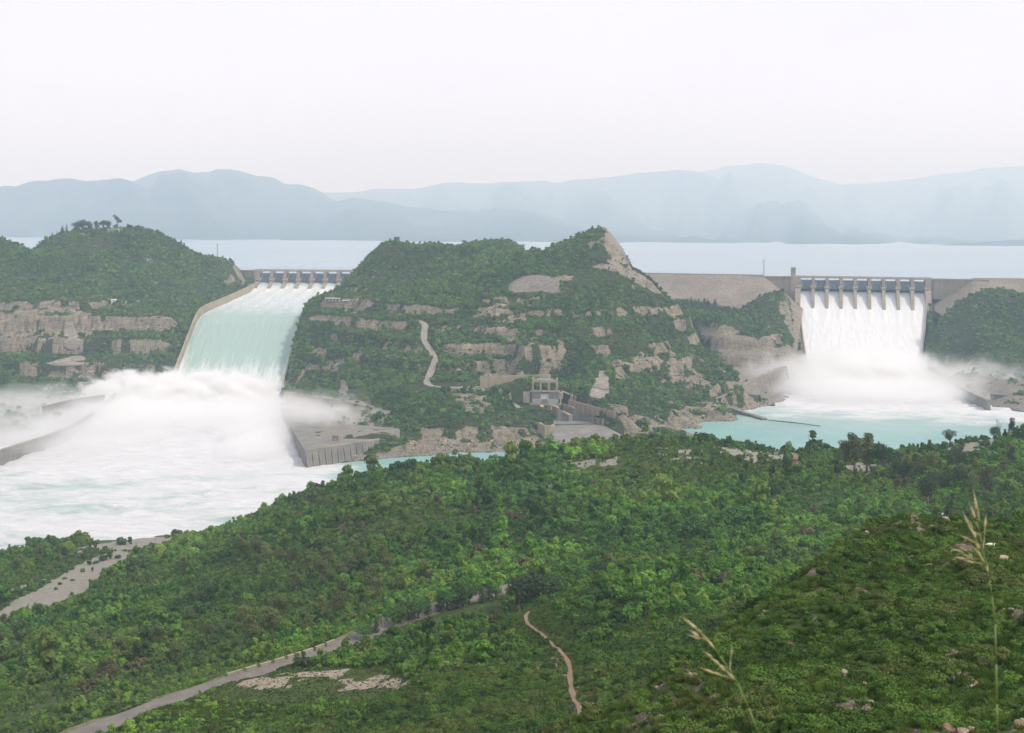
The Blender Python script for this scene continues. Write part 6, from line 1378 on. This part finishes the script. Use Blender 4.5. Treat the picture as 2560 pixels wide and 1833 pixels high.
for px, py, rz, mt, lab, gr in ((2347, 1301, 0.6, gw, 'black-and-white goat at the head of the group on the stony ridge', False), (2352, 1306, 1.9, gb, 'dark goat in the middle of the group on the stony ridge', False), (2358, 1304, 0.3, gt, 'cream goat at the right of the group on the stony ridge', True), (2475, 1372, 3.3, gw, 'lone pale goat in the scrub down-slope from the group', True)):
    p = gnd(px, py + 4, 60, 220); o = goat(p, rz, mt, lab, gr); o.scale = (1.05, 1.05, 1.05)
p = gnd(2506, 1405, 60, 220); o = bpy.data.objects.new('boulder', rock_mesh(77, 0.7)); o.data.materials.append(mat_plain('pale_boulder', (0.36, 0.27, 0.18), (0.52, 0.43, 0.32), 3.0)); link(o); o.location = p + np.array([0, 0, 0.5]); o.scale = (0.6, 0.5, 0.55); tag(o, 'pale tan boulder in the scrub below the lone goat', 'boulder')

# ------------------------------------------------------------------ seeding grasses close to the viewpoint
t = NT('dry_grass'); n_ = t.noise(40, 3, 0.5, t.coord('Object')); c = t.ramp(n_, [(0.3, (0.50, 0.45, 0.20)), (0.7, (0.72, 0.65, 0.38))]); bs = t.bsdf(c, 0.7, None, 0.2); tl_ = t.n('BsdfTranslucent'); t.l(c, tl_.inputs[0]); mxs = t.n('MixShader'); mxs.inputs[0].default_value = 0.3; t.l(bs, mxs.inputs[1]); t.l(tl_.outputs[0], mxs.inputs[2]); M['grass_head'] = t.done(mxs.outputs[0])
t = NT('green_stem'); M['stem'] = t.done(t.bsdf(t.ramp(t.noise(15, 2, 0.5, t.coord('Object')), [(0.3, (0.13, 0.19, 0.045)), (0.7, (0.22, 0.26, 0.08))]), 0.6, None, 0.3))
def grass_stalk(D, stem, branches, spikes, label):
    g0 = at_ground(stem[0][0], D); base_ = np.array([at(stem[0][0], stem[0][1], D)[0], D, g0[2]])
    E = empty('seeding_grass', base_); tag(E, label, 'grass stalk'); W = lambda px, py, dd=0.0: tuple(at(px, py, D + dd) - base_)
    pts = [(0, 0, -0.03)] + [W(*q) for q in stem]; b = MB(); m = len(pts)
    for k in range(m - 1): b.tube(pts[k], pts[k + 1], 0.0028 - 0.0015 * k / m, 0.0028 - 0.0015 * (k + 1) / m, 6)
    b.build('stem', M['stem'], E, True)
    for br in branches:
        q = [W(px, py, dd) for px, py, dd in br]; b = MB()
        for k in range(len(q) - 1): b.tube(q[k], q[k + 1], 0.0014, 0.0011, 5)
        b.build('branch', M['grass_head'], E, True)
    for (x0, y0, x1, y1, w) in spikes:
        x1, y1 = x0 + (x1 - x0) * 1.65, y0 + (y1 - y0) * 1.65; a_ = np.array(W(x0, y0, random.uniform(-.02, .02))); c_ = np.array(W(x1, y1, random.uniform(-.03, .03))); b = MB(); prev = None; rs = [0.15, 0.75, 0.9, 0.55, 0.22, 0.10, 0.04]
        for k in range(6): b.tube(tuple(a_ + (c_ - a_) * k / 6), tuple(a_ + (c_ - a_) * (k + 1) / 6), w * D / FPX * 0.55 * rs[k], w * D / FPX * 0.55 * rs[k + 1], 6)
        b.build('spikelet', M['grass_head'], E, True)
grass_stalk(3.4, [(2493, 1833), (2492, 1760), (2490, 1660), (2488, 1560), (2480, 1490), (2473, 1450), (2467, 1415), (2457, 1379), (2450, 1331), (2443, 1283), (2437, 1255)],
            [[(2466, 1412, 0), (2448, 1390, .02), (2434, 1371, .04)], [(2457, 1379, 0), (2440, 1350, -.02), (2420, 1310, -.03)], [(2462, 1395, 0), (2436, 1398, .03), (2402, 1394, .05)], [(2450, 1365, 0), (2430, 1352, .03), (2410, 1343, .04)], [(2467, 1415, 0), (2455, 1410, .02), (2430, 1404, .03)], [(2457, 1380, 0), (2461, 1345, .02), (2462, 1318, .02)], [(2448, 1325, 0), (2440, 1305, .01)], [(2450, 1340, 0), (2436, 1330, .0)]],
            [(2441, 1275, 2436, 1238, 7), (2447, 1305, 2444, 1272, 7), (2438, 1296, 2428, 1270, 7), (2462, 1318, 2464, 1296, 7), (2420, 1310, 2412, 1290, 8), (2432, 1325, 2422, 1305, 8), (2440, 1345, 2430, 1325, 8), (2425, 1350, 2403, 1340, 7), (2434, 1356, 2418, 1346, 6), (2448, 1375, 2440, 1358, 7), (2410, 1382, 2388, 1374, 7), (2420, 1378, 2404, 1372, 6), (2432, 1396, 2408, 1386, 6), (2412, 1398, 2390, 1394, 7), (2436, 1408, 2416, 1402, 7), (2430, 1394, 2424, 1384, 6), (2455, 1395, 2436, 1372, 9), (2464, 1418, 2450, 1390, 9), (2470, 1430, 2462, 1395, 7)],
            'tall blurred seeding grass stalk rising close to the camera, right of the goats')
grass_stalk(3.1, [(1895, 1833), (1872, 1770), (1845, 1710), (1822, 1672), (1800, 1640), (1780, 1612), (1760, 1588), (1738, 1568), (1718, 1553)],
            [[(1822, 1672, 0), (1800, 1662, .02), (1770, 1640, .03)], [(1838, 1700, 0), (1810, 1690, -.02), (1765, 1676, -.03)], [(1770, 1600, 0), (1745, 1594, .02)], [(1825, 1680, 0), (1826, 1650, .02), (1828, 1632, .02)]],
            [(1730, 1562, 1712, 1549, 9), (1742, 1572, 1722, 1558, 9), (1756, 1586, 1738, 1570, 9), (1748, 1592, 1728, 1578, 8), (1750, 1598, 1728, 1590, 8), (1770, 1600, 1752, 1584, 8), (1785, 1620, 1770, 1602, 8), (1782, 1646, 1764, 1632, 8), (1800, 1664, 1782, 1648, 9), (1812, 1678, 1796, 1660, 9), (1786, 1684, 1762, 1674, 8), (1806, 1690, 1780, 1680, 7), (1828, 1640, 1829, 1622, 8), (1836, 1700, 1818, 1680, 8)],
            'drooping blurred seeding grass stalk close to the camera at the lower middle')
